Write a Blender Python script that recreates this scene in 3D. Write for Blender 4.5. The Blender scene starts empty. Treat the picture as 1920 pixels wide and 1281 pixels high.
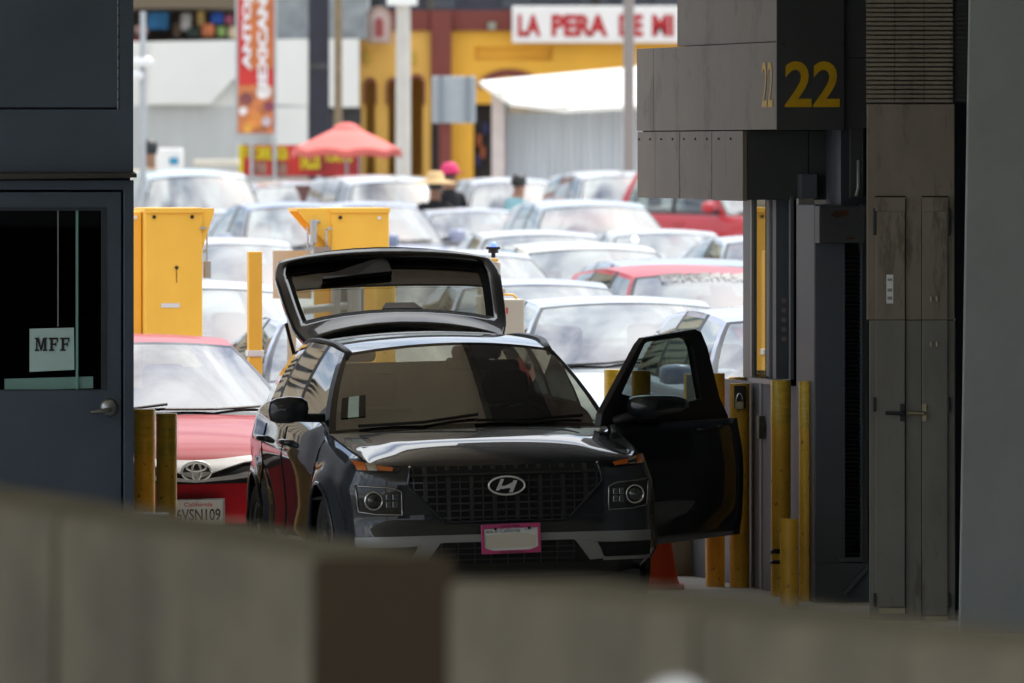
import bpy, bmesh, math, random
from mathutils import Vector, Matrix
from mathutils.bvhtree import BVHTree
from mathutils.geometry import tessellate_polygon
R = math.radians
SC = bpy.context.scene
COL = SC.collection
random.seed(7)

# ------------------------------------------------------------------ camera
F, H, YH = 21333.0, 2.5, 285.0            # focal length in photo pixels, eye height, horizon row
cam = bpy.data.cameras.new('camera')
cam.lens, cam.sensor_width, cam.sensor_fit = 400, 36, 'HORIZONTAL'
cam.shift_y = -(640.5 - YH) / 1920
cam.clip_start, cam.clip_end = 1, 3000
cam.dof.use_dof = True
cam.dof.focus_distance = 62.3
cam.dof.aperture_fstop = 7.5
cam_o = bpy.data.objects.new('camera', cam)
cam_o.location = (0, 0, H)
cam_o.rotation_euler = (R(90), 0, 0)
COL.objects.link(cam_o)
SC.camera = cam_o
# ------------------------------------------------------------------ sky, sun, exposure
SUN_EL, SUN_AZ = R(60), R(35)            # azimuth clockwise from +Y (view direction)
w = bpy.data.worlds.new('World'); SC.world = w; w.use_nodes = True
nt = w.node_tree; N = nt.nodes; K = nt.links
N.clear()
out = N.new('ShaderNodeOutputWorld')
sky = N.new('ShaderNodeTexSky'); sky.sky_type = 'NISHITA'; sky.sun_disc = False
sky.sun_elevation = SUN_EL; sky.sun_rotation = SUN_AZ; sky.dust_density = 1.5
bg = N.new('ShaderNodeBackground'); bg.inputs[1].default_value = 0.12
tc = N.new('ShaderNodeTexCoord')
sep = N.new('ShaderNodeSeparateXYZ'); K.new(tc.outputs['Generated'], sep.inputs[0])
ab = N.new('ShaderNodeMath'); ab.operation = 'ABSOLUTE'; K.new(sep.outputs[2], ab.inputs[0])
ad = N.new('ShaderNodeMath'); ad.operation = 'ADD'; ad.inputs[1].default_value = 0.18; K.new(ab.outputs[0], ad.inputs[0])
dv = N.new('ShaderNodeVectorMath'); dv.operation = 'DIVIDE'; K.new(tc.outputs['Generated'], dv.inputs[0])
cb = N.new('ShaderNodeCombineXYZ')
for i in range(3): K.new(ad.outputs[0], cb.inputs[i])
K.new(cb.outputs[0], dv.inputs[1])
ns = N.new('ShaderNodeTexNoise'); ns.inputs['Scale'].default_value = 2.6; ns.inputs['Detail'].default_value = 7
ns.inputs['Roughness'].default_value = 0.55; ns.inputs['Distortion'].default_value = 0.6
K.new(dv.outputs[0], ns.inputs['Vector'])
rp = N.new('ShaderNodeValToRGB'); rp.color_ramp.elements[0].position = 0.38; rp.color_ramp.elements[1].position = 0.56
K.new(ns.outputs['Fac'], rp.inputs[0])
mx = N.new('ShaderNodeMixRGB'); K.new(rp.outputs[0], mx.inputs[0]); K.new(sky.outputs[0], mx.inputs[1])
mr = N.new('ShaderNodeMapRange'); mr.inputs[1].default_value = 0.02; mr.inputs[2].default_value = 0.45
mr.inputs[3].default_value = 0.0; mr.inputs[4].default_value = 1.0; K.new(ab.outputs[0], mr.inputs[0])
cl = N.new('ShaderNodeMixRGB'); K.new(mr.outputs[0], cl.inputs[0])
cl.inputs[1].default_value = (4.2, 4.6, 5.6, 1)           # hazy far cloud
cl.inputs[2].default_value = (12.6, 13.0, 13.2, 1)        # sunlit cloud overhead
K.new(cl.outputs[0], mx.inputs[2])
K.new(mx.outputs[0], bg.inputs[0]); K.new(bg.outputs[0], out.inputs[0])
sl = bpy.data.lights.new('sun', 'SUN'); sl.energy = 2.5; sl.angle = R(0.53); sl.color = (1.0, 0.95, 0.87)
so = bpy.data.objects.new('sun', sl); COL.objects.link(so)
sd = Vector((math.sin(SUN_AZ)*math.cos(SUN_EL), math.cos(SUN_AZ)*math.cos(SUN_EL), math.sin(SUN_EL)))
so.rotation_euler = sd.to_track_quat('Z', 'Y').to_euler(); so.location = (0, 0, 60)
SC.view_settings.view_transform = 'Standard'; SC.view_settings.look = 'None'
SC.view_settings.exposure = 0.66; SC.view_settings.gamma = 1
SC.cycles.max_bounces = 8; SC.cycles.transparent_max_bounces = 24
SC.cycles.use_denoising = True
SC.cycles.caustics_reflective = False; SC.cycles.caustics_refractive = False

# ------------------------------------------------------------------ pixel row/column at a known distance -> metres
def wx(px, d): return (px - 960) / F * d
def wz(py, d): return H - (py - YH) / F * d
class Frame:
    """a thing's own axes: origin at (px, d), X to the right, Y away along the lane"""
    def __init__(s, px, d, th=9.7):
        s.th = R(th); s.c, s.s = math.cos(s.th), math.sin(s.th); s.P = (wx(px, d), d)
    def X(s, px, Y=0.0):
        k = (px - 960) / F
        return (k * (s.P[1] + Y * s.c) - s.P[0] + Y * s.s) / (s.c - k * s.s)
    def Z(s, py, X=0.0, Y=0.0): return H - (py - YH) / F * (s.P[1] + X * s.s + Y * s.c)

# ------------------------------------------------------------------ materials
MATS = {}
def newmat(name):
    m = bpy.data.materials.new(name); m.use_nodes = True
    return m, m.node_tree, m.node_tree.nodes['Principled BSDF']
def mat(name, col, rough=0.5, metal=0.0, coat=0.0, var=0.0, scale=3.0, bump=0.0, spec=0.5, emit=None, stretch=None, dirt=None, bscale=None):
    """principled material; var = noise in the base colour, dirt = (colour, amount, scale, stretch)"""
    if name in MATS: return MATS[name]
    m, t, b = newmat(name)
    L = t.links
    b.inputs['Base Color'].default_value = (*col, 1)
    b.inputs['Roughness'].default_value = rough; b.inputs['Metallic'].default_value = metal
    b.inputs['Coat Weight'].default_value = coat; b.inputs['Coat Roughness'].default_value = 0.03
    b.inputs['Specular IOR Level'].default_value = spec
    if emit:
        b.inputs['Emission Color'].default_value = (*emit[0], 1); b.inputs['Emission Strength'].default_value = emit[1]
    if var or bump or dirt:
        c = t.nodes.new('ShaderNodeTexCoord'); mp = t.nodes.new('ShaderNodeMapping')
        mp.inputs['Scale'].default_value = stretch or (1, 1, 1)
        L.new(c.outputs['Object'], mp.inputs[0])
        n = t.nodes.new('ShaderNodeTexNoise'); n.inputs['Scale'].default_value = scale; n.inputs['Detail'].default_value = 6
        n.inputs['Roughness'].default_value = 0.6
        L.new(mp.outputs[0], n.inputs['Vector'])
        src = None
        if var:
            r = t.nodes.new('ShaderNodeValToRGB')
            r.color_ramp.elements[0].position = 0.3; r.color_ramp.elements[1].position = 0.7
            r.color_ramp.elements[0].color = (*[max(0, x * (1 - var)) for x in col], 1)
            r.color_ramp.elements[1].color = (*[min(1, x * (1 + var)) for x in col], 1)
            L.new(n.outputs['Fac'], r.inputs[0]); src = r.outputs[0]
            L.new(src, b.inputs['Base Color'])
            rr = t.nodes.new('ShaderNodeMapRange'); rr.inputs[3].default_value = max(0.02, rough - 0.1); rr.inputs[4].default_value = min(1, rough + 0.12)
            L.new(n.outputs['Fac'], rr.inputs[0]); L.new(rr.outputs[0], b.inputs['Roughness'])
        if dirt:
            dm = t.nodes.new('ShaderNodeMapping'); dm.inputs['Scale'].default_value = dirt[3]
            L.new(c.outputs['Object'], dm.inputs[0])
            dn = t.nodes.new('ShaderNodeTexNoise'); dn.inputs['Scale'].default_value = dirt[2]; dn.inputs['Detail'].default_value = 8
            dn.inputs['Roughness'].default_value = 0.7
            L.new(dm.outputs[0], dn.inputs['Vector'])
            dr = t.nodes.new('ShaderNodeValToRGB')
            dr.color_ramp.elements[0].position = 1 - dirt[1]; dr.color_ramp.elements[1].position = min(1, 1 - dirt[1] + 0.07)
            L.new(dn.outputs['Fac'], dr.inputs[0])
            mx2 = t.nodes.new('ShaderNodeMixRGB'); L.new(dr.outputs[0], mx2.inputs[0])
            if src: L.new(src, mx2.inputs[1])
            else: mx2.inputs[1].default_value = (*col, 1)
            mx2.inputs[2].default_value = (*dirt[0], 1); L.new(mx2.outputs[0], b.inputs['Base Color'])
        if bump:
            n2 = n
            if bscale:
                n2 = t.nodes.new('ShaderNodeTexNoise'); n2.inputs['Scale'].default_value = bscale; n2.inputs['Detail'].default_value = 4
                L.new(c.outputs['Object'], n2.inputs['Vector'])
            bp = t.nodes.new('ShaderNodeBump'); bp.inputs['Strength'].default_value = bump; bp.inputs['Distance'].default_value = 0.02
            L.new(n2.outputs['Fac'], bp.inputs['Height']); L.new(bp.outputs[0], b.inputs['Normal'])
    MATS[name] = m
    return m
def glassmat(name, tint=(0.55, 0.6, 0.58), ior=1.65):
    """thin automotive sheet: tinted see-through plus Fresnel reflection"""
    if name in MATS: return MATS[name]
    m, t, b = newmat(name); t.nodes.remove(b)
    o = t.nodes['Material Output']
    tr = t.nodes.new('ShaderNodeBsdfTransparent'); tr.inputs[0].default_value = (*tint, 1)
    gl = t.nodes.new('ShaderNodeBsdfGlossy'); gl.inputs['Roughness'].default_value = 0.015
    ge = t.nodes.new('ShaderNodeNewGeometry'); dt = t.nodes.new('ShaderNodeVectorMath'); dt.operation = 'DOT_PRODUCT'
    t.links.new(ge.outputs['Incoming'], dt.inputs[0]); t.links.new(ge.outputs['Normal'], dt.inputs[1])
    def mth(op, a, bval=None, first=None):
        q = t.nodes.new('ShaderNodeMath'); q.operation = op
        if first is not None: q.inputs[0].default_value = first; t.links.new(a, q.inputs[1])
        else: t.links.new(a, q.inputs[0])
        if bval is not None: q.inputs[1].default_value = bval
        return q.outputs[0]
    f0 = 2 * ((ior - 1) / (ior + 1)) ** 2        # both faces of the sheet
    c5 = mth('POWER', mth('SUBTRACT', mth('ABSOLUTE', dt.outputs['Value']), first=1.0), 4.0)
    fac = mth('ADD', mth('MULTIPLY', c5, 1 - f0), f0)
    mxs = t.nodes.new('ShaderNodeMixShader')
    t.links.new(fac, mxs.inputs[0]); t.links.new(tr.outputs[0], mxs.inputs[1]); t.links.new(gl.outputs[0], mxs.inputs[2])
    t.links.new(mxs.outputs[0], o.inputs[0])
    MATS[name] = m
    return m
def paint(name, col, metal=0.0, rough=0.35):
    m = mat('paint_' + name, col, rough, metal, coat=1.0)
    return m

M = {
 'black': mat('black_plastic', (0.012, 0.012, 0.013), 0.45, var=0.3, scale=6),
 'rubber': mat('tyre_rubber', (0.014, 0.014, 0.014), 0.85, bump=0.2, scale=30),
 'gap': mat('shut_line', (0.003, 0.003, 0.003), 0.9),
 'chrome': mat('chrome', (0.75, 0.75, 0.76), 0.08, 1.0),
 'bright': mat('bright_trim', (0.85, 0.86, 0.88), 0.32, 0.55),
 'silver': mat('satin_silver', (0.42, 0.43, 0.45), 0.35, 0.9),
 'alloy': mat('alloy_wheel', (0.35, 0.36, 0.37), 0.3, 0.9),
 'cabin': mat('cabin_grey', (0.05, 0.05, 0.052), 0.8, var=0.3),
 'cabin_dark': mat('cabin_black', (0.012, 0.012, 0.013), 0.7),
 'seat': mat('seat_fabric', (0.035, 0.035, 0.038), 0.9, var=0.3, scale=12, bump=0.2),
 'glass': glassmat('car_glass', (0.55, 0.62, 0.6), 1.75),
 'glass_hero': glassmat('suv_glass', (0.60, 0.62, 0.50), 3.0),
 'glass_dark': glassmat('privacy_glass', (0.10, 0.11, 0.11), 1.7),
 'glass_bright': glassmat('sky_lit_windscreen', (0.5, 0.58, 0.57), 2.7),
 'glass_booth': glassmat('booth_glass', (0.35, 0.42, 0.42), 1.5),
 'lens': glassmat('lamp_lens', (0.85, 0.87, 0.88), 1.6),
 'amber': mat('amber_lens', (0.55, 0.13, 0.02), 0.15, coat=1),
 'plate': mat('plate_white', (0.72, 0.73, 0.74), 0.4),
 'blackpaint': mat('lettering_black', (0.015, 0.015, 0.02), 0.5),
 'navy_panel': mat('navy_booth_steel', (0.064, 0.087, 0.126), 0.42, 0.0, var=0.16, scale=1.3, bump=0.03, bscale=5),
 'navy_dark': mat('navy_booth_trim', (0.028, 0.036, 0.05), 0.5, var=0.2),
 'charcoal': mat('charcoal_sheet', (0.048, 0.053, 0.054), 0.5, var=0.18, scale=1.6),
 'slate': mat('slate_sheet', (0.092, 0.106, 0.128), 0.5, var=0.2, scale=1.5, stretch=(1, 1, 0.3)),
 'brushed': mat('brushed_brown_steel', (0.195, 0.168, 0.137), 0.55, 0.1, var=0.28, scale=1.6, stretch=(1, 1, .8), bump=0.04, bscale=3,
                dirt=((0.13, 0.108, 0.084), 0.46, 2.2, (1, 1, 0.7))),
 'stainless': mat('stained_stainless', (0.20, 0.17, 0.135), 0.42, 0.3, var=0.25, scale=2.0, stretch=(1.5, 1.5, 0.6),
                dirt=((0.13, 0.105, 0.082), 0.45, 2.6, (2.2, 2.2, 0.5))),
 'cabinet_grey': mat('cabinet_grey', (0.165, 0.158, 0.14), 0.42, 0.3, var=0.25, scale=2.0, stretch=(1.5, 1.5, 0.6), dirt=((0.11, 0.10, 0.085), 0.43, 2.6, (2.2, 2.2, 0.5))),  # stainless again, its dimming lower down painted as a darker grey
 'yellow22': mat('yellow_numeral', (0.66, 0.38, 0.0), 0.5, var=0.12, scale=9),
 'bollard': mat('bollard_yellow', (0.92, 0.50, 0.045), 0.42, var=0.16, scale=5, bump=0.05,
                dirt=((0.07, 0.03, 0.014), 0.395, 24, (1, 1, 0.75))),
 'bollard_band': mat('bollard_reflective_sleeve', (0.80, 0.52, 0.05), 0.35, var=0.2, scale=14, stretch=(1, 1, 3)),
 'yellow': mat('scanner_yellow', (0.96, 0.53, 0.07), 0.45, var=0.07, scale=2.0, dirt=((0.86, 0.45, 0.04), 0.36, 1.8, (1, 1, 1))),
 'rust': mat('rust', (0.10, 0.03, 0.012), 0.9, var=0.5, scale=8),
 'concrete': mat('barrier_concrete', (0.125, 0.108, 0.078), 0.9, var=0.38, scale=2.2, bump=0.25, bscale=20, dirt=((0.078, 0.065, 0.046), 0.45, 1.6, (1, 1, 0.4))),
 'column': mat('column_concrete', (0.33, 0.355, 0.37), 0.75, var=0.12, scale=1.5, bump=0.08, bscale=14, dirt=((0.23, 0.24, 0.24), 0.36, 2.2, (2, 2, 0.5))),
 'lowwall': mat('low_wall_concrete', (0.22, 0.20, 0.175), 0.9, var=0.25, scale=3, stretch=(3, 3, 0.6), bump=0.15, bscale=18),
 'steelgrey': mat('grey_steel', (0.30, 0.30, 0.31), 0.45, 0.3, var=0.15),
 'galv': mat('galvanised', (0.42, 0.44, 0.46), 0.5, 0.3, var=0.12),
 'cream': mat('cream_enclosure', (0.62, 0.58, 0.49), 0.5, var=0.06),
 'white': mat('white_plastic', (0.78, 0.78, 0.77), 0.5, var=0.04),
 'cone': mat('cone_orange', (0.90, 0.10, 0.03), 0.5, var=0.1),
 'sheet_paper': mat('paper', (0.48, 0.66, 0.66), 0.8, var=0.05, bump=0.1),
 'brass': mat('lever_metal', (0.30, 0.26, 0.18), 0.3, 0.9),
 'dark_hole': mat('dark_void', (0.004, 0.004, 0.005), 0.9),
}

# ------------------------------------------------------------------ mesh building
class MB:
    def __init__(s): s.v = []; s.f = []; s.m = []
    def add(s, vs, fs, mi=0):
        o = len(s.v); s.v += [tuple(p) for p in vs]
        s.f += [tuple(i + o for i in q) for q in fs]; s.m += [mi] * len(fs)
        return s
    def box(s, x0, x1, y0, y1, z0, z1, mi=0, T=None):
        vs = [Vector((x, y, z)) for x in (x0, x1) for y in (y0, y1) for z in (z0, z1)]
        if T: vs = [T @ p for p in vs]
        return s.add(vs, [(0, 1, 3, 2), (4, 6, 7, 5), (0, 4, 5, 1), (2, 3, 7, 6), (0, 2, 6, 4), (1, 5, 7, 3)], mi)
    def grid(s, P, closed=False, mi=0, flip=False):
        n, k = len(P), len(P[0]); vs = [p for row in P for p in row]; fs = []
        for i in range(n - 1):
            for j in range(k if closed else k - 1):
                a, b = i * k + j, i * k + (j + 1) % k
                q = (a, b, b + k, a + k); fs.append(q[::-1] if flip else q)
        return s.add(vs, fs, mi)
    def cyl(s, p0, p1, r0, r1=None, n=20, mi=0, caps=True):
        r1 = r0 if r1 is None else r1
        p0, p1 = Vector(p0), Vector(p1); d = (p1 - p0).normalized()
        u = d.orthogonal().normalized(); q = d.cross(u)
        A = [p0 + (u * math.cos(2*math.pi*i/n) + q * math.sin(2*math.pi*i/n)) * r0 for i in range(n)]
        B = [p1 + (u * math.cos(2*math.pi*i/n) + q * math.sin(2*math.pi*i/n)) * r1 for i in range(n)]
        fs = [(i, (i+1) % n, n + (i+1) % n, n + i) for i in range(n)]
        if caps: fs += [tuple(range(n))[::-1], tuple(range(n, 2*n))]
        return s.add(A + B, fs, mi)
    def tube(s, pts, r, n=8, mi=0):
        pts = [Vector(p) for p in pts]; rings = []; u = None
        for i, p in enumerate(pts):
            d = (pts[min(i+1, len(pts)-1)] - pts[max(i-1, 0)]).normalized()
            if u is None: u = d.orthogonal().normalized()
            else:
                u = (u - d * u.dot(d)); u = u.normalized() if u.length > 1e-6 else d.orthogonal().normalized()
            q = d.cross(u); rr = r[i] if isinstance(r, (list, tuple)) else r
            rings.append([p + (u * math.cos(2*math.pi*k/n) + q * math.sin(2*math.pi*k/n)) * rr for k in range(n)])
        s.grid(rings, closed=True, mi=mi)
        o = len(s.v); L = len(rings)
        s.f.append(tuple(range(o - n, o))); s.m.append(mi)
        s.f.append(tuple(range(o - n*L, o - n*L + n))[::-1]); s.m.append(mi)
        return s
    def lathe(s, prof, axis='Z', c=(0, 0, 0), n=28, mi=0):
        """prof: (radius, height) pairs turned round an axis through c"""
        c = Vector(c); rings = []
        for r, h in prof:
            ring = []
            for i in range(n):
                a = 2*math.pi*i/n; x, y = r*math.cos(a), r*math.sin(a)
                ring.append(c + (Vector((x, y, h)) if axis == 'Z' else Vector((h, x, y)) if axis == 'X' else Vector((x, h, y))))
            rings.append(ring)
        return s.grid(rings, closed=True, mi=mi)
    def plate(s, outer, holes, y0, y1, mi=0, mp=None):
        """flat panel in the XZ plane with holes, thickness y0..y1; mp maps (x,y,z)"""
        mp = mp or (lambda x, y, z: (x, y, z))
        loops = [outer] + list(holes)
        tri = tessellate_polygon([[Vector((x, z, 0)) for x, z in lp] for lp in loops])
        flat = [p for lp in loops for p in lp]; n = len(flat)
        vs = [mp(x, y0, z) for x, z in flat] + [mp(x, y1, z) for x, z in flat]
        fs = []
        for a, b, c in tri:
            fs.append((a, b, c)); fs.append((a + n, c + n, b + n))
        o = 0
        for lp in loops:
            k = len(lp)
            for i in range(k):
                a, b = o + i, o + (i + 1) % k; fs.append((a, b, b + n, a + n))
            o += k
        return s.add(vs, fs, mi)
    def text(s, body, x0, x1, z0, z1, y, mi=0, bold=0.0, depth=0.004, mp=None, rot=False):
        """lettering fitted to a rectangle of the XZ plane, facing -Y; mp maps (x,y,z)"""
        cu = bpy.data.curves.new('t', 'FONT'); cu.body = body; cu.offset = bold; cu.resolution_u = 4
        o = bpy.data.objects.new('t', cu); COL.objects.link(o)
        dg = bpy.context.evaluated_depsgraph_get(); me = o.evaluated_get(dg).to_mesh()
        vs = [v.co.copy() for v in me.vertices]; fs = [tuple(p.vertices) for p in me.polygons]
        o.evaluated_get(dg).to_mesh_clear(); bpy.data.objects.remove(o); bpy.data.curves.remove(cu)
        if rot: vs = [Vector((-v.y, v.x, 0)) for v in vs]
        ax, bx = min(v.x for v in vs), max(v.x for v in vs); ay, by = min(v.y for v in vs), max(v.y for v in vs)
        mp = mp or (lambda x, yy, z: (x, yy, z))
        P = [mp(x0 + (v.x-ax)/(bx-ax)*(x1-x0), y, z0 + (v.y-ay)/(by-ay)*(z1-z0)) for v in vs]
        return s.add(P, fs, mi)
def obj(name, mb, m=None, parent=None, smooth=False, bevel=0.0, loc=None, rot=None, auto=None):
    me = bpy.data.meshes.new(name)
    me.from_pydata(mb.v, [], mb.f)
    ms = m if isinstance(m, (list, tuple)) else [m]
    for x in ms: me.materials.append(x)
    if len(ms) > 1: me.polygons.foreach_set('material_index', mb.m)
    bm = bmesh.new(); bm.from_mesh(me)
    bmesh.ops.remove_doubles(bm, verts=bm.verts, dist=1e-5)
    bmesh.ops.recalc_face_normals(bm, faces=bm.faces)
    bm.to_mesh(me); bm.free()
    if smooth:
        me.polygons.foreach_set('use_smooth', [True] * len(me.polygons))
        if auto: me.set_sharp_from_angle(angle=R(auto))
    me.update()
    o = bpy.data.objects.new(name, me); COL.objects.link(o)
    if parent: o.parent = parent
    if loc: o.location = loc
    if rot: o.rotation_euler = rot
    if bevel:
        b = o.modifiers.new('bevel', 'BEVEL'); b.width = bevel; b.segments = 2; b.limit_method = 'ANGLE'; b.angle_limit = R(40)
    return o
def tag(o, label=None, cat=None, group=None, kind=None):
    if label: o['label'] = label
    if cat: o['category'] = cat
    if group: o['group'] = group
    if kind: o['kind'] = kind
    return o
def thing(name, label, cat, loc=(0, 0, 0), rz=0.0, group=None):
    o = bpy.data.objects.new(name, None); COL.objects.link(o); o.empty_display_size = 0.2
    o.location = loc; o.rotation_euler = (0, 0, rz)
    return tag(o, label, cat, group)
def copy_tree(o, parent=None):
    c = o.copy(); COL.objects.link(c)
    if parent: c.parent = parent
    for ch in list(o.children): copy_tree(ch, c)
    return c
def lerp(a, b, t): return a + (b - a) * t
def sstep(a, b, x):
    t = min(1, max(0, (x - a) / (b - a))); return t * t * (3 - 2 * t)
def itp(tab, x):
    if x <= tab[0][0]: return tab[0][1]
    for (a, p), (b, q) in zip(tab, tab[1:]):
        if x <= b: return lerp(p, q, (x - a) / (b - a))
    return tab[-1][1]
def sitp(tab, x):
    """smooth (Catmull-Rom) table lookup"""
    if x <= tab[0][0]: return tab[0][1]
    if x >= tab[-1][0]: return tab[-1][1]
    for i in range(len(tab) - 1):
        if x <= tab[i+1][0]:
            (x1, y1), (x2, y2) = tab[i], tab[i+1]
            h = x2 - x1; t = (x - x1) / h
            m1 = (y2 - tab[i-1][1]) / (x2 - tab[i-1][0]) if i > 0 else (y2 - y1) / h
            m2 = (tab[i+2][1] - y1) / (tab[i+2][0] - x1) if i + 2 < len(tab) else (y2 - y1) / h
            return (2*t**3-3*t*t+1)*y1 + (t**3-2*t*t+t)*h*m1 + (-2*t**3+3*t*t)*y2 + (t**3-t*t)*h*m2
# ------------------------------------------------------------------ cars
def catmull(c, step):
    """points along a curve through c, about step apart; returns points and the index of each control point"""
    P, idx = [], []
    for i in range(len(c) - 1):
        p0, p1, p2, p3 = c[max(0, i-1)], c[i], c[i+1], c[min(len(c)-1, i+2)]
        L = math.dist(p1, p2); n = max(2, int(round(L / step)))
        d1 = math.dist(p0, p1) or L; d3 = math.dist(p2, p3) or L
        m1 = [(p2[k]-p0[k]) / (L + (d1 if i else 0)) * L for k in (0, 1)]
        m2 = [(p3[k]-p1[k]) / (L + (d3 if i + 2 < len(c) else 0)) * L for k in (0, 1)]
        if i == 0: m1 = [L, 0]
        if i + 2 == len(c): m2 = [-L, 0]
        idx.append(len(P))
        for j in range(n):
            t = j / n
            P.append(tuple((2*t**3-3*t*t+1)*p1[k] + (t**3-2*t*t+t)*m1[k] + (-2*t**3+3*t*t)*p2[k] + (t**3-t*t)*m2[k] for k in (0, 1)))
    idx.append(len(P)); P.append(tuple(c[-1]))
    return P, idx
class Shell:
    """the painted lower body of a car: front centre at the origin, X across, Y towards the tail"""
    def __init__(s, p):
        s.p = p; W, L = p['W'], p['L']
        ctrl = [(fx * W, y) for fx, y in p['plan_front']] + [(W, p['ymid'])] + [(fx * W, L - y) for fx, y in p['plan_rear']]
        s.pl, s.ci = catmull(ctrl, p.get('step', 0.07)); s.n = len(s.pl)
        s.ic = s.ci[p['corner']]                    # hood corner station
        s.ir = s.ci[len(ctrl) - 1 - p['rcorner']]   # deck corner station
        s.nrm = []
        for i in range(s.n):
            a, b = s.pl[max(0, i-1)], s.pl[min(s.n-1, i+1)]
            dx, dy = b[0]-a[0], b[1]-a[1]; l = math.hypot(dx, dy) or 1
            s.nrm.append((dy / l, -dx / l))
        s.nrm[0] = (0, -1); s.nrm[-1] = (0, 1)
        s.rows = p.get('rows', [0, .06, .14, .22, .3, .38, .46, .54, .62, .7, .78, .84, .89, .93, .96, .98, 1])
        s.P = [[s.pt(i, v) for i in range(s.n)] for v in s.rows]
        s.top = s.P[-1]
    def pt(s, i, v):
        p = s.p; x, y = s.pl[i]; nx, ny = s.nrm[i]
        wf, wr = max(0, -ny) ** 1.3, max(0, ny) ** 1.3; ws = max(0, 1 - wf - wr)
        zb = p['zsill'] + 0.03 * ws; zt = sitp(p['top'], y)
        d = ws * sitp(p['d_side'], v) + wf * sitp(p['d_front'], v) + wr * sitp(p['d_rear'], v)
        z = zb + (zt - zb) * v
        if nx > 0.7:
            for wy in p['wheels']:
                r = math.hypot(y - wy, z - p['wr']); Ra = p['arch']
                if r < Ra + 0.14: d -= p.get('flare', 0.02) * sstep(Ra + 0.14, Ra + 0.02, r)
        return Vector((x - nx * d, y - ny * d, z))
    def edge(s, Y):
        """shoulder line at Y on the +X side"""
        T = s.top
        for i in range(s.ic // 2, s.n - 1):
            if T[i].y <= Y <= T[i+1].y:
                t = (Y - T[i].y) / max(1e-6, T[i+1].y - T[i].y); return T[i].lerp(T[i+1], t)
        return T[-2].copy()
    def body(s, skip=None):
        p = s.p; mb = MB(); n = s.n; full = []
        for row in s.P:
            full.append([Vector((-q.x, q.y, q.z)) for q in row[::-1]] + row[1:-1])
        k = len(full[0]); Ra = p['arch']
        def inside(q): return any(math.hypot(q.y - wy, q.z - p['wr']) < Ra for wy in p['wheels']) and abs(q.x) > p['W'] * 0.72
        keep, hit = [], set()
        for r in range(len(full) - 1):
            for j in range(k):
                cs = [(r, j), (r, (j+1) % k), (r+1, (j+1) % k), (r+1, j)]
                c = sum((full[a][b] for a, b in cs), Vector()) / 4
                if inside(c): hit.update(cs)
                elif skip and skip(c): pass
                else: keep.append(cs)
        for a, b in hit:                            # pull the arch edge onto a true circle
            q = full[a][b]
            for wy in p['wheels']:
                dy, dz = q.y - wy, q.z - p['wr']; r = math.hypot(dy, dz)
                if 0.02 < r < Ra + 0.12 and q.z > p['zsill'] + 0.001:
                    q.y, q.z = wy + dy / r * Ra, max(p['zsill'], p['wr'] + dz / r * Ra)
        mb.v = [tuple(q) for row in full for q in row]
        mb.f = [tuple(a * k + b for a, b in cs) for cs in keep]; mb.m = [0] * len(mb.f)
        return mb
    def lid(s, rear=False):
        """bonnet (or boot lid): Coons patch between nose edge, shoulders and cowl"""
        p = s.p; T = s.top
        if not rear:
            ns = T[:s.ic + 1]; sd = [q for q in T[s.ic:] if q.y < p['yc'] - 0.02] + [s.edge(p['yc'])]
            cb, yc, yk, hb = p['cowl_crown'], p['yc'], p['yck'], p['hood_bump']
        else:
            ns = T[s.ir:][::-1]; sd = [q for q in T[:s.ir + 1][::-1] if q.y > p['yrb'] + 0.02] + [s.edge(p['yrb'])]
            cb, yc, yk, hb = p['cowl_crown'], p['yrb'], p['yrb'] + 0.12, 0.02
        front = [Vector((-q.x, q.y, q.z)) for q in ns[::-1]] + ns[1:]
        A = [q.x / ns[-1].x for q in front]; e = sd[-1]
        back = [Vector((a * e.x, yk + (yc - yk) * a * a, e.z + cb * (1 - a * a))) for a in A]
        n = len(sd); G = []
        for j in range(n):
            b = j / (n - 1); row = []
            Rr = sd[j]; Ll = Vector((-Rr.x, Rr.y, Rr.z))
            for i, a in enumerate(A):
                u = (a + 1) / 2
                q = front[i].lerp(back[i], b) + Ll.lerp(Rr, u) - (front[0].lerp(front[-1], u)).lerp(back[0].lerp(back[-1], u), b)
                q.z += hb * (1 - a ** 4) * math.sin(math.pi * b ** p.get('hood_k', .55)) + p.get('hood_crease', 0) * (1 - sstep(.64, .735, abs(a))) * sstep(.1, .45, b) * sstep(1.0, .85, b)
                row.append(q)
            G.append(row)
        return G
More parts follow.
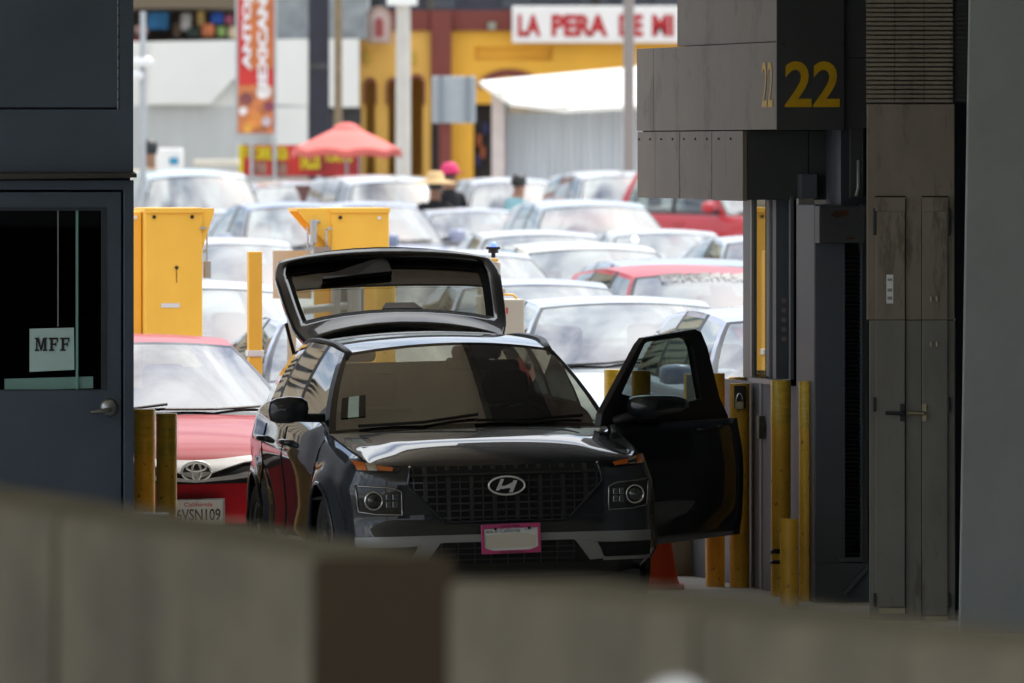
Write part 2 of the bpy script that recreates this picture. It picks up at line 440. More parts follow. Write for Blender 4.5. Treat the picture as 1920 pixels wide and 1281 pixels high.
def cabin(s):
    """pillars, glass panes and roof above the shoulder line"""
    p = s.p; out = {'windows': []}
    def col(k, sg, v):
        yb, yt = p['cols'][k]; b = s.edge(yb)
        q = Vector((sitp(p['roofx'], yt), yt, sitp(p['roofz'], yt)))
        r = b.lerp(q, v); r.x += p['tumble'] * 4 * v * (1 - v); r.x *= sg; return r
    V = [0, .055, .3, .55, .78, .93, 1]
    frame = MB(); nc = len(p['cols'])
    for sg in (-1, 1):
        for k in range(nc - 1):
            m = 2 if k % 2 == 0 else 6
            G = [[col(k, sg, v).lerp(col(k + 1, sg, v), j / m) for j in range(m + 1)] for v in V]
            if k % 2 == 0:
                frame.grid(G, mi=0 if k in p['painted'] else 1, flip=sg < 0)
            else:
                open_side = (sg, k) in p.get('no_window', ())
                if not open_side: frame.grid(G[:2], mi=1, flip=sg < 0)
                frame.grid(G[-2:], mi=0, flip=sg < 0)
                if not open_side: out['windows'].append((sg, k, MB().grid(G[1:-1], flip=sg < 0)))
    def sheet(kcol, yoff, crown, zc, inset):
        """windscreen or rear window between the two outermost pillars"""
        G = []; m = 14; VV = [0, .04, .1, .2, .4, .6, .8, .9, .96, 1]
        for v in VV:
            e = col(kcol, 1, v); row = []
            for j in range(m + 1):
                a = -1 + 2 * j / m
                if j == 1: a = -0.955
                if j == m - 1: a = 0.955
                row.append(Vector((a * e.x, e.y + lerp(yoff[0], yoff[1], v) * (1 - a*a), e.z + (lerp(zc[0], zc[1], v) + crown * 4*v*(1-v)) * (1 - a*a))))
            G.append(row)
        return G
    G = sheet(0, (p['yck'] - p['yc'], p['hdr']), 0.02, (p['cowl_crown'], p['roof_crown']), 0)
    out['ws'] = G
    Gr = sheet(nc - 1, (0.12, 0.08), 0.02, (p['cowl_crown'], p['roof_crown']), 0)
    out['rw'] = Gr
    # roof
    a0, a1 = G[-1], Gr[-1]; m = len(a0); roof = []
    y0, y1 = p['cols'][0][1], p['cols'][-1][1]; nr = 14
    for j in range(nr + 1):
        b = j / nr; ys = lerp(y0, y1, b); xr, zr = sitp(p['roofx'], ys), sitp(p['roofz'], ys); row = []
        for i in range(m):
            a = a0[i].x / a0[-1].x; q = 1 - a*a
            row.append(Vector((a * xr, ys + lerp(p['hdr'], 0.08, b) * q, zr + p['roof_crown'] * q)))
        roof.append(row)
    frame.grid(roof, mi=0)
    out['frame'] = frame; out['col'] = col; out['roof'] = roof
    return out
def glass_sheet(name, G, gm, parent, border=True):
    mb = MB().grid(G); n, k = len(G), len(G[0])
    if border:
        mb.m = [1 if (i in (0, n - 2) or j in (0, k - 2)) else 0 for i in range(n - 1) for j in range(k - 1)]
    return obj(name, mb, [gm, M['frit']], parent, smooth=True)
M['frit'] = mat('black_glass_border', (0.006, 0.006, 0.006), 0.08, coat=0.6)
def patch(bvh, rows, off, n=10, skirt=0.02, push=0.0):
    """a panel that follows the body skin: rows of (x, z) polylines, seen along +Y, lifted by off"""
    def rs(pl):
        L = [0]
        for a, b in zip(pl, pl[1:]): L.append(L[-1] + math.dist(a, b))
        o = []
        for i in range(n + 1):
            t = L[-1] * i / n
            for j in range(len(pl) - 1):
                if t <= L[j+1] + 1e-9:
                    u = (t - L[j]) / max(1e-9, L[j+1] - L[j]); o.append((lerp(pl[j][0], pl[j+1][0], u), lerp(pl[j][1], pl[j+1][1], u))); break
        return o
    rr = [rs(r) for r in rows]; fine = []
    for a, b in zip(rr, rr[1:]):
        k = 4
        for t in range(k): fine.append([(lerp(p[0], q[0], t/k), lerp(p[1], q[1], t/k)) for p, q in zip(a, b)])
    fine.append(rr[-1])
    G, S = [], []; last = 0.1
    for row in fine:
        g, s2 = [], []
        for x, z in row:
            h = bvh.ray_cast(Vector((x, -2, z)), Vector((0, 1, 0)))
            if h[0] is None: q, nn = Vector((x, last, z)), Vector((0, -1, 0))
            else:
                q, nn = h[0], h[1]
                if nn.y > 0: nn = -nn
                last = q.y
            g.append(q + nn * off + Vector((0, push, 0))); s2.append(q - nn * skirt + Vector((0, push, 0)))
        G.append(g); S.append(s2)
    mb = MB().grid(G)
    rim = lambda A: A[0] + [r[-1] for r in A[1:]] + A[-1][-2::-1] + [r[0] for r in A[-2:0:-1]]
    mb.grid([rim(G), rim(S)], closed=True)
    return mb, G
def wheel(root, x, y, p, spokes=5, detail=False):
    sg = 1 if x > 0 else -1; r = p['wr']; wd = 0.2
    prof = [(r*.66, -.09), (r*.7, -.1), (r*.93, -.1), (r, -.075), (r, .075), (r*.93, .1), (r*.7, .1), (r*.66, .09)]
    t = obj('wheel', MB().lathe(prof, 'X', (0, 0, 0), 28), M['rubber'], root, smooth=True, auto=40, loc=(x - sg * .1, y, r))
    mb = MB().lathe([(r*.66, -.08), (r*.62, 0), (r*.62, .07), (r*.68, .075), (r*.66, .09)] if sg > 0 else
                    [(r*.66, .08), (r*.62, 0), (r*.62, -.07), (r*.68, -.075), (r*.66, -.09)], 'X', n=28)
    mb.cyl((sg*.03, 0, 0), (sg*.075, 0, 0), .07, .055, 16)
    for k in range(spokes):
        a = 2*math.pi*k/spokes + .3; c, s_ = math.cos(a), math.sin(a)
        T = Matrix(((1, 0, 0, 0), (0, c, -s_, 0), (0, s_, c, 0), (0, 0, 0, 1)))
        mb.box(sg*.045, sg*.072, -.028, .028, .05, r*.645, T=T)
    obj('rim', mb, M['alloy'], t, smooth=True, auto=35)
    return t
def mirror(root, sg, x, y, z, pm, sc=1.0):
    rings = []
    for i, (dx, a) in enumerate([(-.01, .0), (0, .55), (.03, .86), (.1, 1), (.17, .93), (.205, .7), (.215, .0)]):
        ring = []
        for k in range(18):
            t = 2*math.pi*k/18; cx, cz = math.cos(t), math.sin(t)
            f = lambda q: math.copysign(abs(q) ** .6, q)
            ring.append((x + sg*dx*sc, y + .065*f(cx)*a*sc, z + (.075*f(cz)*a - .012*dx*4)*sc))
        rings.append(ring)
    o = obj('wing_mirror', MB().grid(rings, closed=True), pm, root, smooth=True)
    arm = MB().tube([(x - sg*.1, y + .02, z - .055), (x + sg*.02, y + .01, z - .05), (x + sg*.08, y, z - .045)], .025*sc, 8)
    obj('mirror_arm', arm, M['black'], o, smooth=True)
    return o
TYPES = {}
def T_(name, **k): TYPES[name] = k
PF = [(0, 0), (.42, .012), (.68, .05), (.85, .13), (.95, .28), (.99, .52)]
PR = [(.99, .6), (.95, .22), (.8, .07), (.45, .01), (0, 0)]
DS = [(0, .10), (.1, .035), (.3, .0), (.55, .0), (.75, .012), (.9, .03), (.96, .05), (1, .085)]
T_('sedan', L=4.75, W=.9, zsill=.2, ymid=2.3, plan_front=PF, plan_rear=PR, corner=4, rcorner=3,
   top=[(0, .70), (.12, .735), (.4, .80), (1.3, .93), (2.4, .98), (3.9, 1.03), (4.75, 1.0)],
   d_side=DS, d_front=[(0, .07), (.3, 0), (.6, .01), (.85, .03), (1, .09)], d_rear=[(0, .08), (.4, 0), (.8, .04), (1, .1)],
   wheels=(.92, 3.65), wr=.32, arch=.37, yc=1.38, yck=1.12, cowl_crown=.03, hood_bump=.045, yrb=4.05,
   cols=[(1.38, 2.12), (1.52, 2.2), (2.42, 2.5), (2.52, 2.6), (3.35, 3.2), (3.45, 3.28), (3.75, 3.35), (4.05, 3.5)], painted=(0, 6), tumble=.03,
   roofx=[(2, .57), (2.6, .6), (3.5, .55)], roofz=[(2.0, 1.36), (2.5, 1.41), (3.1, 1.405), (3.5, 1.35)], roof_crown=.035, hdr=-.12)
T_('suv', L=4.6, W=.92, zsill=.25, ymid=2.3, plan_front=PF, plan_rear=PR, corner=4, rcorner=3,
   top=[(0, .88), (.12, .93), (.4, .98), (1.2, 1.08), (2.4, 1.12), (4.0, 1.17), (4.6, 1.15)],
   d_side=DS, d_front=[(0, .07), (.3, 0), (.6, .01), (.85, .03), (1, .08)], d_rear=[(0, .06), (.4, 0), (.8, .02), (1, .06)],
   wheels=(.88, 3.58), wr=.36, arch=.41, yc=1.3, yck=1.1, cowl_crown=.03, hood_bump=.045, yrb=4.5,
   cols=[(1.3, 1.98), (1.44, 2.06), (2.3, 2.42), (2.4, 2.52), (3.2, 3.2), (3.3, 3.3), (4.0, 3.85), (4.47, 4.25)], painted=(0, 6), tumble=.03,
   roofx=[(1.9, .60), (2.6, .63), (4.3, .58)], roofz=[(1.9, 1.56), (2.5, 1.62), (3.3, 1.63), (4.3, 1.57)], roof_crown=.04, hdr=-.12)
T_('van', L=5.0, W=.97, zsill=.26, ymid=2.5, plan_front=PF, plan_rear=PR, corner=4, rcorner=3,
   top=[(0, .92), (.12, 1.0), (.4, 1.08), (1.0, 1.17), (2.4, 1.2), (4.4, 1.22), (5.0, 1.2)],
   d_side=DS, d_front=[(0, .06), (.3, 0), (.6, .02), (.85, .05), (1, .09)], d_rear=[(0, .06), (.4, 0), (.8, .02), (1, .05)],
   wheels=(.9, 3.95), wr=.35, arch=.41, yc=1.05, yck=.82, cowl_crown=.03, hood_bump=.05, yrb=4.93,
   cols=[(1.05, 1.75), (1.2, 1.85), (2.2, 2.28), (2.32, 2.4), (3.4, 3.4), (3.5, 3.5), (4.6, 4.6), (4.92, 4.8)], painted=(0, 6), tumble=.03,
   roofx=[(1.7, .68), (2.6, .72), (4.8, .70)], roofz=[(1.7, 1.82), (2.5, 1.9), (3.6, 1.92), (4.8, 1.88)], roof_crown=.05, hdr=-.12)
T_('pickup', L=5.5, W=.98, zsill=.34, ymid=2.7, plan_front=PF, plan_rear=PR, corner=4, rcorner=3,
   top=[(0, 1.02), (.12, 1.08), (.4, 1.12), (1.4, 1.18), (2.4, 1.2), (3.6, 1.22), (5.5, 1.2)],
   d_side=DS, d_front=[(0, .06), (.3, 0), (.6, 0), (.85, .02), (1, .06)], d_rear=[(0, .05), (.4, 0), (.8, .0), (1, .03)],
   wheels=(.98, 4.35), wr=.38, arch=.45, yc=1.5, yck=1.32, cowl_crown=.03, hood_bump=.05, yrb=3.75,
   cols=[(1.5, 2.1), (1.64, 2.2), (2.55, 2.6), (2.65, 2.7), (3.4, 3.35), (3.45, 3.4), (3.6, 3.5), (3.75, 3.6)], painted=(0, 6), tumble=.03,
   roofx=[(2, .64), (2.8, .66), (3.6, .64)], roofz=[(2.0, 1.74), (2.6, 1.80), (3.6, 1.77)], roof_crown=.05, hdr=-.1)
def build_car(name, kind, pm, label, cat='car', group=None, over=None, wipers=True, glass=None, side_glass=None, front=True, skip=None, plate=True, mirrors=(-1, 1), handles=True):
    p = dict(TYPES[kind]); p.update(over or {})
    g1, g2 = glass or M['glass'], side_glass or M['glass']
    root = thing(name, label, cat, group=group)
    s = Shell(p); mb = s.body(skip)
    body_mb = MB(); body_mb.v, body_mb.f, body_mb.m = list(mb.v), list(mb.f), list(mb.m)
    body_mb.grid(s.lid()); 
    if p['L'] - p['yrb'] > 0.3: obj('boot_lid', MB().grid(s.lid(True)), pm, root, smooth=True)
    body = obj('body', mb, pm, root, smooth=True, auto=55)
    hood = obj('bonnet', MB().grid(s.lid()), pm, root, smooth=True)
    bvh = BVHTree.FromPolygons([Vector(v) for v in body_mb.v], body_mb.f)
    c = cabin(s)
    obj('roof_frame', c['frame'], [pm, M['black']], root, smooth=True, auto=50)
    ws = glass_sheet('windscreen', c['ws'], g1, root)
    if not p.get('tail_open'): glass_sheet('rear_window', c['rw'], g2, root)
    for sg, k, g in c['windows']: obj('side_window', g, g2, root, smooth=True)
    W, L = p['W'], p['L']
    # floor pan, wheel wells
    un = MB().box(-W*.8, W*.8, .35, L - .3, p['zsill'] + .02, p['zsill'] + .08)
    un.box(-W*.62, W*.62, .12, p['yck'] + .15, p['zsill'] + .05, p['top'][0][1] - .12)
    obj('underbody', un, M['cabin_dark'], root)
    for wy in p['wheels']:
        for sg in (-1, 1):
            wheel(root, sg * (W - .02), wy, p)
            obj('wheel_well', MB().lathe([(0.02, sg*(W-.34)), (p['arch'], sg*(W-.34)), (p['arch'], sg*(W-.09))], 'X', (0, wy, p['wr']), 24), M['cabin_dark'], root)
    # interior
    ztop = sitp(p['top'], p['yc'])
    b = s.edge(p['yc']); da = MB().box(-b.x*.93, b.x*.93, p['yck'] + .12, p['yc'] + .38, ztop - .22, ztop - .03)
    obj('dashboard', da, M['cabin'], root, bevel=.04)
    for sx in (-.37, .37):
        for yy in (p['cols'][2][0] - .05, p['cols'][4][0] + .05):
            if yy > p['cols'][-1][0] - .3: continue
            st = MB().box(sx-.24, sx+.24, yy-.5, yy, p['zsill']+.12, p['zsill']+.3)
            st.box(sx-.23, sx+.23, yy-.05, yy+.1, p['zsill']+.25, ztop+.1)
            st.box(sx-.13, sx+.13, yy+.02, yy+.1, ztop+.12, ztop+.3)
            obj('seat', st, M['seat'], root, bevel=.04)
    sw = MB().tube([(.37 + .17*math.cos(a), p['yc']+.5+.06*math.sin(a), ztop-.02+.16*math.sin(a)) for a in [2*math.pi*i/20 for i in range(21)]], .014, 6)
    obj('steering_wheel', sw, M['cabin_dark'], root, smooth=True)
    z0, z1 = p['zsill'], p['top'][0][1]; hz = z1 - z0
    if front:
        for sg in (-1, 1):
            rows = [[(sg*W*.58, z0+hz*.84), (sg*W*.9, z0+hz*.99)], [(sg*W*.6, z0+hz*.70), (sg*W*.93, z0+hz*.78)]]
            m2, _ = patch(bvh, rows, .006, 6); hl = obj('headlight', m2, M['black'], root, smooth=True, auto=40)
            rows = [[(sg*W*.61, z0+hz*.82), (sg*W*.88, z0+hz*.95)], [(sg*W*.63, z0+hz*.73), (sg*W*.90, z0+hz*.80)]]
            m2, _ = patch(bvh, rows, .012, 6); obj('reflector', m2, M['chrome'], hl, smooth=True, auto=40)
        m2, _ = patch(bvh, [[(-W*.52, z0+hz*.84), (W*.52, z0+hz*.84)], [(-W*.44, z0+hz*.58), (W*.44, z0+hz*.58)]], .006, 10)
        gr = obj('grille', m2, M['black'], root, smooth=True, auto=40)
        gb = MB()
        for t in (.63, .69, .75, .80):
            q, _ = patch(bvh, [[(-W*.47, z0+hz*(t+.012)), (W*.47, z0+hz*(t+.012))], [(-W*.47, z0+hz*(t-.008)), (W*.47, z0+hz*(t-.008))]], .018, 8)
            gb.add(q.v, q.f)
        obj('grille_bar', gb, M['chrome'], gr)
        m2, _ = patch(bvh, [[(-W*.6, z0+hz*.28), (W*.6, z0+hz*.28)], [(-W*.55, z0+hz*.08), (W*.55, z0+hz*.08)]], .006, 8)
        obj('air_intake', m2, M['black'], root, smooth=True, auto=40)
    if plate:
        h = bvh.ray_cast(Vector((0, -2, z0 + hz*.42)), Vector((0, 1, 0)))[0]
        obj('number_plate', MB().box(-.15, .15, h.y - .025, h.y - .005, z0 + hz*.42 - .07, z0 + hz*.42 + .07), M['plate'], root, bevel=.004)
    if wipers:
        G = c['ws']
        for x0, x1 in ((-.5, .02), (.0, .5)):
            m = len(G[0]) - 1
            def on(a, v):
                r = G[1] if v < .1 else G[2] if v < .3 else G[3]; j = (a + 1) / 2 * m; i = min(m - 1, int(j)); return r[i].lerp(r[i+1], j - i) + Vector((0, -.012, .014))
            wp = MB().tube([on(x0 / .65, .0), on((x0 + x1) / 1.3, .0), on(x1 / .65, .2)], .009, 6)
            obj('wiper', wp, M['black'], root)
    e = s.edge(p['yc'] + .1)
    for sg in mirrors: mirror(root, sg, sg * (e.x + .09), p['yc'] + .18, e.z + .12, pm)
    for yy in (p['cols'][2][0] - .12, p['cols'][4][0] - .12) if handles else ():
        for sg in (-1, 1):
            z = sitp(p['top'], yy) - .12; hh = bvh.ray_cast(Vector((sg*3, yy, z)), Vector((-sg, 0, 0)))[0]
            if hh: obj('door_handle', MB().box(hh.x - .03, hh.x + .03, yy - .1, yy + .1, z - .015, z + .015), pm, root, bevel=.01)
    return root, s, bvh, c
def place(root, px, d, rz=9.7, z=0.0, sc=(1, 1, 1), label=None, group=None, mats=None):
    """stand a finished car with the middle of its nose at photo column px, d metres away"""
    root.location = (wx(px, d), d, z); root.rotation_euler = (0, 0, R(rz)); root.scale = sc
    if label: root['label'] = label
    if group: root['group'] = group
    return root
def repaint(root, old, new):
    for o in [root] + list(root.children_recursive):
        for sl_ in o.material_slots:
            if sl_.material == old: sl_.link = 'OBJECT'; sl_.material = new
# ------------------------------------------------------------------ the dark grey SUV in the inspection lane
graphite = mat('paint_graphite', (0.013, 0.0155, 0.021), 0.45, 0.0, coat=1.0, spec=0.12)
T_('hero', L=4.04, W=.895, zsill=.2, ymid=2.15, step=.04,
   plan_front=[(0, 0), (.45, .010), (.72, .045), (.87, .11), (.94, .22), (.967, .45)], plan_rear=[(.965, .6), (.92, .22), (.78, .07), (.45, .01), (0, 0)], corner=4, rcorner=3,
   top=[(0, .81), (.1, .832), (.22, .862), (.6, .905), (1.15, .972), (1.45, 1.03), (2.2, 1.065), (3.0, 1.085), (3.6, 1.10), (4.04, 1.08)],
   rows=[0, .05, .1, .15, .2, .25, .3, .35, .4, .45, .5, .55, .6, .65, .7, .75, .8, .84, .88, .91, .94, .965, .985, 1],
   d_side=[(0, .10), (.08, .05), (.2, .012), (.35, .022), (.55, .012), (.70, .0), (.76, .0), (.82, .018), (.9, .035), (.96, .06), (1, .098)],
   d_front=[(0, .09), (.15, .02), (.33, .0), (.42, .012), (.5, .03), (.8, .03), (.93, .035), (.97, .05), (1, .085)],
   d_rear=[(0, .06), (.4, 0), (.8, .02), (1, .06)],
   wheels=(.82, 3.34), wr=.325, arch=.385, flare=.035, yc=1.15, yck=.96, cowl_crown=.025, hood_bump=.045, hood_k=.78, hood_crease=.007, yrb=3.85, tail_open=True,
   cols=[(1.15, 1.85), (1.28, 1.93), (2.15, 2.19), (2.25, 2.28), (3.0, 2.9), (3.1, 2.98), (3.42, 3.3), (3.8, 3.6)], painted=(0, 6), tumble=.022,
   no_window=((1, 1),),
   roofx=[(1.85, .583), (2.3, .608), (3.0, .60), (3.6, .565)], roofz=[(1.85, 1.395), (2.1, 1.425), (2.5, 1.44), (3.0, 1.44), (3.6, 1.405)], roof_crown=.05, hdr=-.13)
door_hole = lambda c: c.x > .6 and 1.08 < c.y < 2.14 and c.z > .33
hero, hs, hb, hc = build_car('suv', 'hero', graphite, 'dark grey compact SUV with its tailgate raised and its driver door wide open', 'SUV',
                             front=False, plate=False, glass=M['glass_hero'], side_glass=M['glass_dark'], skip=door_hole, mirrors=(-1,), handles=False)
hero.name = 'parked_suv'
HF = Frame(955.5, 61.3, 9.7)
hero.location = (HF.P[0], HF.P[1], 0.0)
ROLL = 0.022
hero.rotation_euler = (0, -ROLL, HF.th)
gloss = mat('gloss_black_trim', (0.006, 0.006, 0.007), 0.3, coat=1.0, spec=0.1)
grille_m = mat('grille_black', (0.020, 0.020, 0.022), 0.28, coat=0.3)
clad = mat('grey_cladding', (0.27, 0.275, 0.28), 0.4, 0.3)
darkchrome = mat('dark_chrome', (0.30, 0.30, 0.31), 0.15, 1.0)
def mir(rows, sg): return [[(sg * x, z) for x, z in r] for r in rows]
def hp(name, rows, off, m, parent=hero, n=10, skirt=.015, bv=hb):
    q, G = patch(bv, rows, off, n, skirt); return obj(name, q, m, parent, smooth=True, auto=40), G
def front(x, z, off=0.0, bv=hb):
    h = bv.ray_cast(Vector((x, -2, z)), Vector((0, 1, 0))); n = h[1] if h[1].y < 0 else -h[1]; return h[0] + n * off
def side(sg, y, z, off=0.0, bv=hb):
    h = bv.ray_cast(Vector((sg*3, y, z)), Vector((-sg, 0, 0)))
    if h[0] is None: return None
    n = h[1] if h[1].x * sg > 0 else -h[1]; return h[0] + n * off
# shut lines
class Seam:
    def tube(s, *a): obj('shut_line', MB().tube(*a), M['gap'], hero)
seam = Seam()
seam.tube([q + Vector((0, 0, .0015)) for q in hs.top[hs.ic // 3:hs.ic + 1]], .004, 6)
T = [q for q in hs.top[hs.ic:] if q.y < 1.12]
for sg in (-1, 1): seam.tube([Vector((sg*q.x, q.y, q.z + .0015)) for q in T], .0045, 6)
nose = [Vector((-q.x, q.y - .001, q.z - .002)) for q in hs.top[:hs.ic + 1][::-1]] + [Vector((q.x, q.y - .001, q.z - .002)) for q in hs.top[1:hs.ic + 1]]
seam.tube(nose, .0045, 6)
def vline(sg, pts):
    L = [side(sg, y, z, .001) for y, z in pts]; L = [q for q in L if q]
    if len(L) > 2: seam.tube(L, .0045, 6)
zz = [.34 + .05*i for i in range(14)]
vline(-1, [(1.10 - .10*max(0, .6 - z), z) for z in zz]); vline(-1, [(2.2, z) for z in zz]); vline(-1, [(3.05 - .25*max(0, .62 - z), z) for z in zz])
vline(1, [(2.2, z) for z in zz]); vline(1, [(3.05 - .25*max(0, .62 - z), z) for z in zz])
vline(-1, [(1.08 + .06*i, .34) for i in range(32)])
# wheel arch lips
for wy in hs.p['wheels']:
    for sg in (-1, 1):
        L = []
        for i in range(25):
            a = math.pi * (1.04 - 1.08 * i / 24); y, z = wy - .393 * math.cos(a), .325 + .393 * math.sin(a)
            q = side(sg, y, z, .002) if z > .23 else None
            if q: L.append(q)
        if len(L) > 4: obj('wheel_arch_lip', MB().tube(L, .011, 8), graphite, hero, smooth=True)
for o in hero.children:
    if o.name.startswith('wheel') and o.children:
        for sl_ in o.children[0].material_slots: sl_.link = 'OBJECT'; sl_.material = M['alloy']
# sill cladding
for sg in (-1, 1):
    G = []
    for z in (.225, .26, .30, .345):
        G.append([side(sg, 1.24 + .085*i, z, .014) or Vector((sg*.86, 1.24 + .085*i, z)) for i in range(21)])
    obj('sill_cladding', MB().grid(G), clad, hero, smooth=True)
# grille
GH = lambda z: itp([(.515, .333), (.717, .528), (.81, .513)], z)
gr, _ = hp('grille', [[(-.513, .806), (.513, .806)], [(-.528, .717), (.528, .717)], [(-.333, .515), (.333, .515)]], .003, M['dark_hole'], n=16)
bars = MB()
z = .535; k = 0
while z < .80:
    h = GH(z) - .006; t = .0045
    q, _ = patch(hb, [[(-h, z + t), (h, z + t)], [(-h, z - t), (h, z - t)]], .016 if k % 2 == 0 else .011, 18, .012); bars.add(q.v, q.f); z += .0385; k += 1
for i in range(-8, 9):
    x = i * .0625; t = .011 if i % 2 else .0035
    lo = .519 if abs(x) < .333 else lerp(.519, .717, (abs(x) - .333) / .195)
    hi = .802
    q, _ = patch(hb, [[(x - t, hi), (x + t, hi)], [(x - t, lo), (x + t, lo)]], .013, 3, .010); bars.add(q.v, q.f)
obj('grille_lattice', bars, grille_m, gr, smooth=True, auto=40)
out_ = [(-.513, .806), (-.531, .717), (-.335, .513), (.335, .513), (.531, .717), (.513, .806)]
pts = []
for (x0, z0), (x1, z1) in zip(out_, out_[1:]):
    for i in range(12): pts.append(front(lerp(x0, x1, i/12), lerp(z0, z1, i/12), .006))
pts.append(front(*out_[-1], .006))
obj('grille_surround', MB().tube(pts, .009, 8), graphite, gr, smooth=True)
# emblem
EC = front(0, .703, .03); ey = EC.y
em = MB().tube([(.098*math.cos(a), ey, .703 + .049*math.sin(a)) for a in [2*math.pi*i/40 for i in range(41)]], .0055, 8)
for poly in ([(-.060, -.026), (-.040, -.024), (-.014, .036), (-.032, .036)], [(.012, -.038), (.032, -.036), (.058, .026), (.038, .028)],
             [(-.046, -.016), (-.038, .000), (-.015, -.002), (.010, .006), (.050, .026), (.040, .008), (.022, -.014), (.002, -.014), (-.022, -.018)]):
    em.plate([(x, .703 + z) for x, z in poly], [], ey - .004, ey + .003)
obj('emblem', em, M['bright'], gr, smooth=True, auto=30)
obj('emblem_backing', MB().lathe([(0.001, 0), (.094, .0), (.094, .006)], 'Y', (0, 0, 0), 36), M['dark_hole'], gr, loc=(0, ey + .004, .703)).scale = (1, 1, .5)
# lamps
for sg in (-1, 1):
    tl, _ = hp('turn_lamp', mir([[(.802, .850), (.556, .803)], [(.785, .795), (.585, .781)]], sg), .005, gloss, n=10)
    hp('amber_lens', mir([[(.796, .846), (.745, .836)], [(.781, .801), (.735, .796)]], sg), .009, M['amber'], tl, 4, .004)
    hp('amber_lens', mir([[(.69, .820), (.60, .806)], [(.68, .797), (.61, .790)]], sg), .009, M['amber'], tl, 5, .004)
    hp('clear_reflector', mir([[(.742, .834), (.693, .826)], [(.732, .797), (.684, .795)]], sg), .009, M['chrome'], tl, 4, .004)
    rows = mir([[(.797, .716), (.61, .703), (.566, .682)], [(.785, .578), (.70, .562), (.563, .557)]], sg)
    hl, G = hp('headlight', rows, .007, gloss, n=12)
    rimp = [G[0][i] for i in range(len(G[0]))] + [r[-1] for r in G[1:]] + G[-1][-2::-1] + [r[0] for r in G[-2::-1]]
    obj('headlight_bezel', MB().tube([q + Vector((0, -.003, 0)) for q in rimp], .0055, 8), darkchrome, hl, smooth=True)
    c = front(sg*.708, .637, .016)
    ring = MB().tube([(c.x + .047*math.cos(a), c.y - .004, c.z + .047*math.sin(a)) for a in [2*math.pi*i/32 for i in range(33)]], .0055, 8)
    obj('projector_ring', ring, M['chrome'], hl, smooth=True)
    obj('projector_lens', MB().lathe([(.04*math.sin(t), -.022*math.cos(t)) for t in [.02, .3, .6, .9, 1.2, 1.5]], 'Y', (0, 0, 0), 24), mat('projector_glass', (.02, .022, .028), .04, coat=1), hl, smooth=True, loc=(c.x, c.y + .004, c.z))
    rf = MB()
    for i in range(2):
        for j in range(2):
            q = front(sg*(.600 + .034*i), .655 - .04*j, .014); rf.box(q.x - .015, q.x + .015, q.y - .004, q.y + .006, q.z - .018, q.z + .018)
    obj('reflector_cells', rf, mat('lamp_cells', (.22, .23, .25), .12, .9), hl, bevel=.006)
    hp('fog_recess', mir([[(.49, .383), (.785, .379)], [(.535, .310), (.79, .312)]], sg), .016, M['dark_hole'], n=6)
# bumper trim
hp('skid_plate', [[(-.80, .438), (-.4, .441), (0, .441), (.4, .441), (.80, .438)], [(-.80, .384), (-.5, .386), (-.37, .404), (.37, .404), (.5, .386), (.80, .384)]], .012, clad, n=24)
for sg in (-1, 1):
    hp('skid_leg', mir([[(.365, .405), (.495, .385)], [(.45, .295), (.53, .300)]], sg), .0125, clad, n=4)
    hp('skid_leg', mir([[(.525, .308), (.80, .308)], [(.525, .292), (.80, .292)]], sg), .0125, clad, n=6)
lg, _ = hp('lower_grille', [[(-.365, .402), (.365, .402)], [(-.455, .285), (.455, .285)]], .004, M['dark_hole'], n=10)
lb = MB()
for z in (.31, .34, .37): q, _ = patch(hb, [[(-.37, z + .003), (.37, z + .003)], [(-.37, z - .003), (.37, z - .003)]], .01, 8, .006); lb.add(q.v, q.f)
for i in range(-4, 5): q, _ = patch(hb, [[(i*.09 - .003, .4), (i*.09 + .003, .4)], [(i*.09 - .003, .29), (i*.09 + .003, .29)]], .009, 2, .006); lb.add(q.v, q.f)
obj('lower_lattice', lb, grille_m, lg)
hp('chin_trim', [[(-.80, .288), (.80, .288)], [(-.78, .215), (.78, .215)]], .006, M['black'], n=16)
# number plate in its pink frame
pink = mat('pink_frame', (.52, .05, .19), .35, coat=.5)
pt_ = thing('t', '', ''); bpy.data.objects.remove(pt_)
pf = MB().plate([(-.162, -.080), (.162, -.080), (.162, .080), (-.162, .080)], [[(-.146, .056), (.146, .056), (.146, -.045), (.132, -.052), (.10, -.062), (-.10, -.062), (-.132, -.052), (-.146, -.045)]], -.008, .006)
plate_o = obj('number_plate', MB().box(-.15, .15, -.001, .004, -.075, .075), M['plate'], hero, loc=(.012, front(0, .418, .03).y, .418), rot=(0, R(-.7), 0))
obj('plate_frame', pf, pink, plate_o, bevel=.003)
bl = MB().text('AUG', -.135, -.098, .034, .047, -.003, bold=.01).text('99', -.088, -.073, .034, .043, -.003, bold=.02)
bl.text('DRIVE PINK', -.052, .052, .062, .074, -.0095, bold=.02).text('AutoNation', -.062, .062, -.077, -.0635, -.0095, bold=.01)
obj('plate_lettering', bl, M['blackpaint'], plate_o)
obj('plate_script', MB().text('California', -.058, .052, .033, .055, -.003).text('2024', .075, .105, .043, .05, -.003), mat('plate_blue', (.05, .08, .22), .5), plate_o)
obj('plate_blank', MB().plate([(-.138, -.048), (-.06, -.05), (.138, -.046), (.138, .012), (.09, .028), (0, .030), (-.09, .026), (-.138, .020)], [], -.0025, 0), mat('plate_blank_beige', (.62, .58, .50), .6), plate_o)
bo = MB()
for x in (-.085, .10): bo.cyl((x, -.012, .055), (x, -.004, .055), .008, n=10)
obj('plate_screw', bo, M['black'], plate_o)
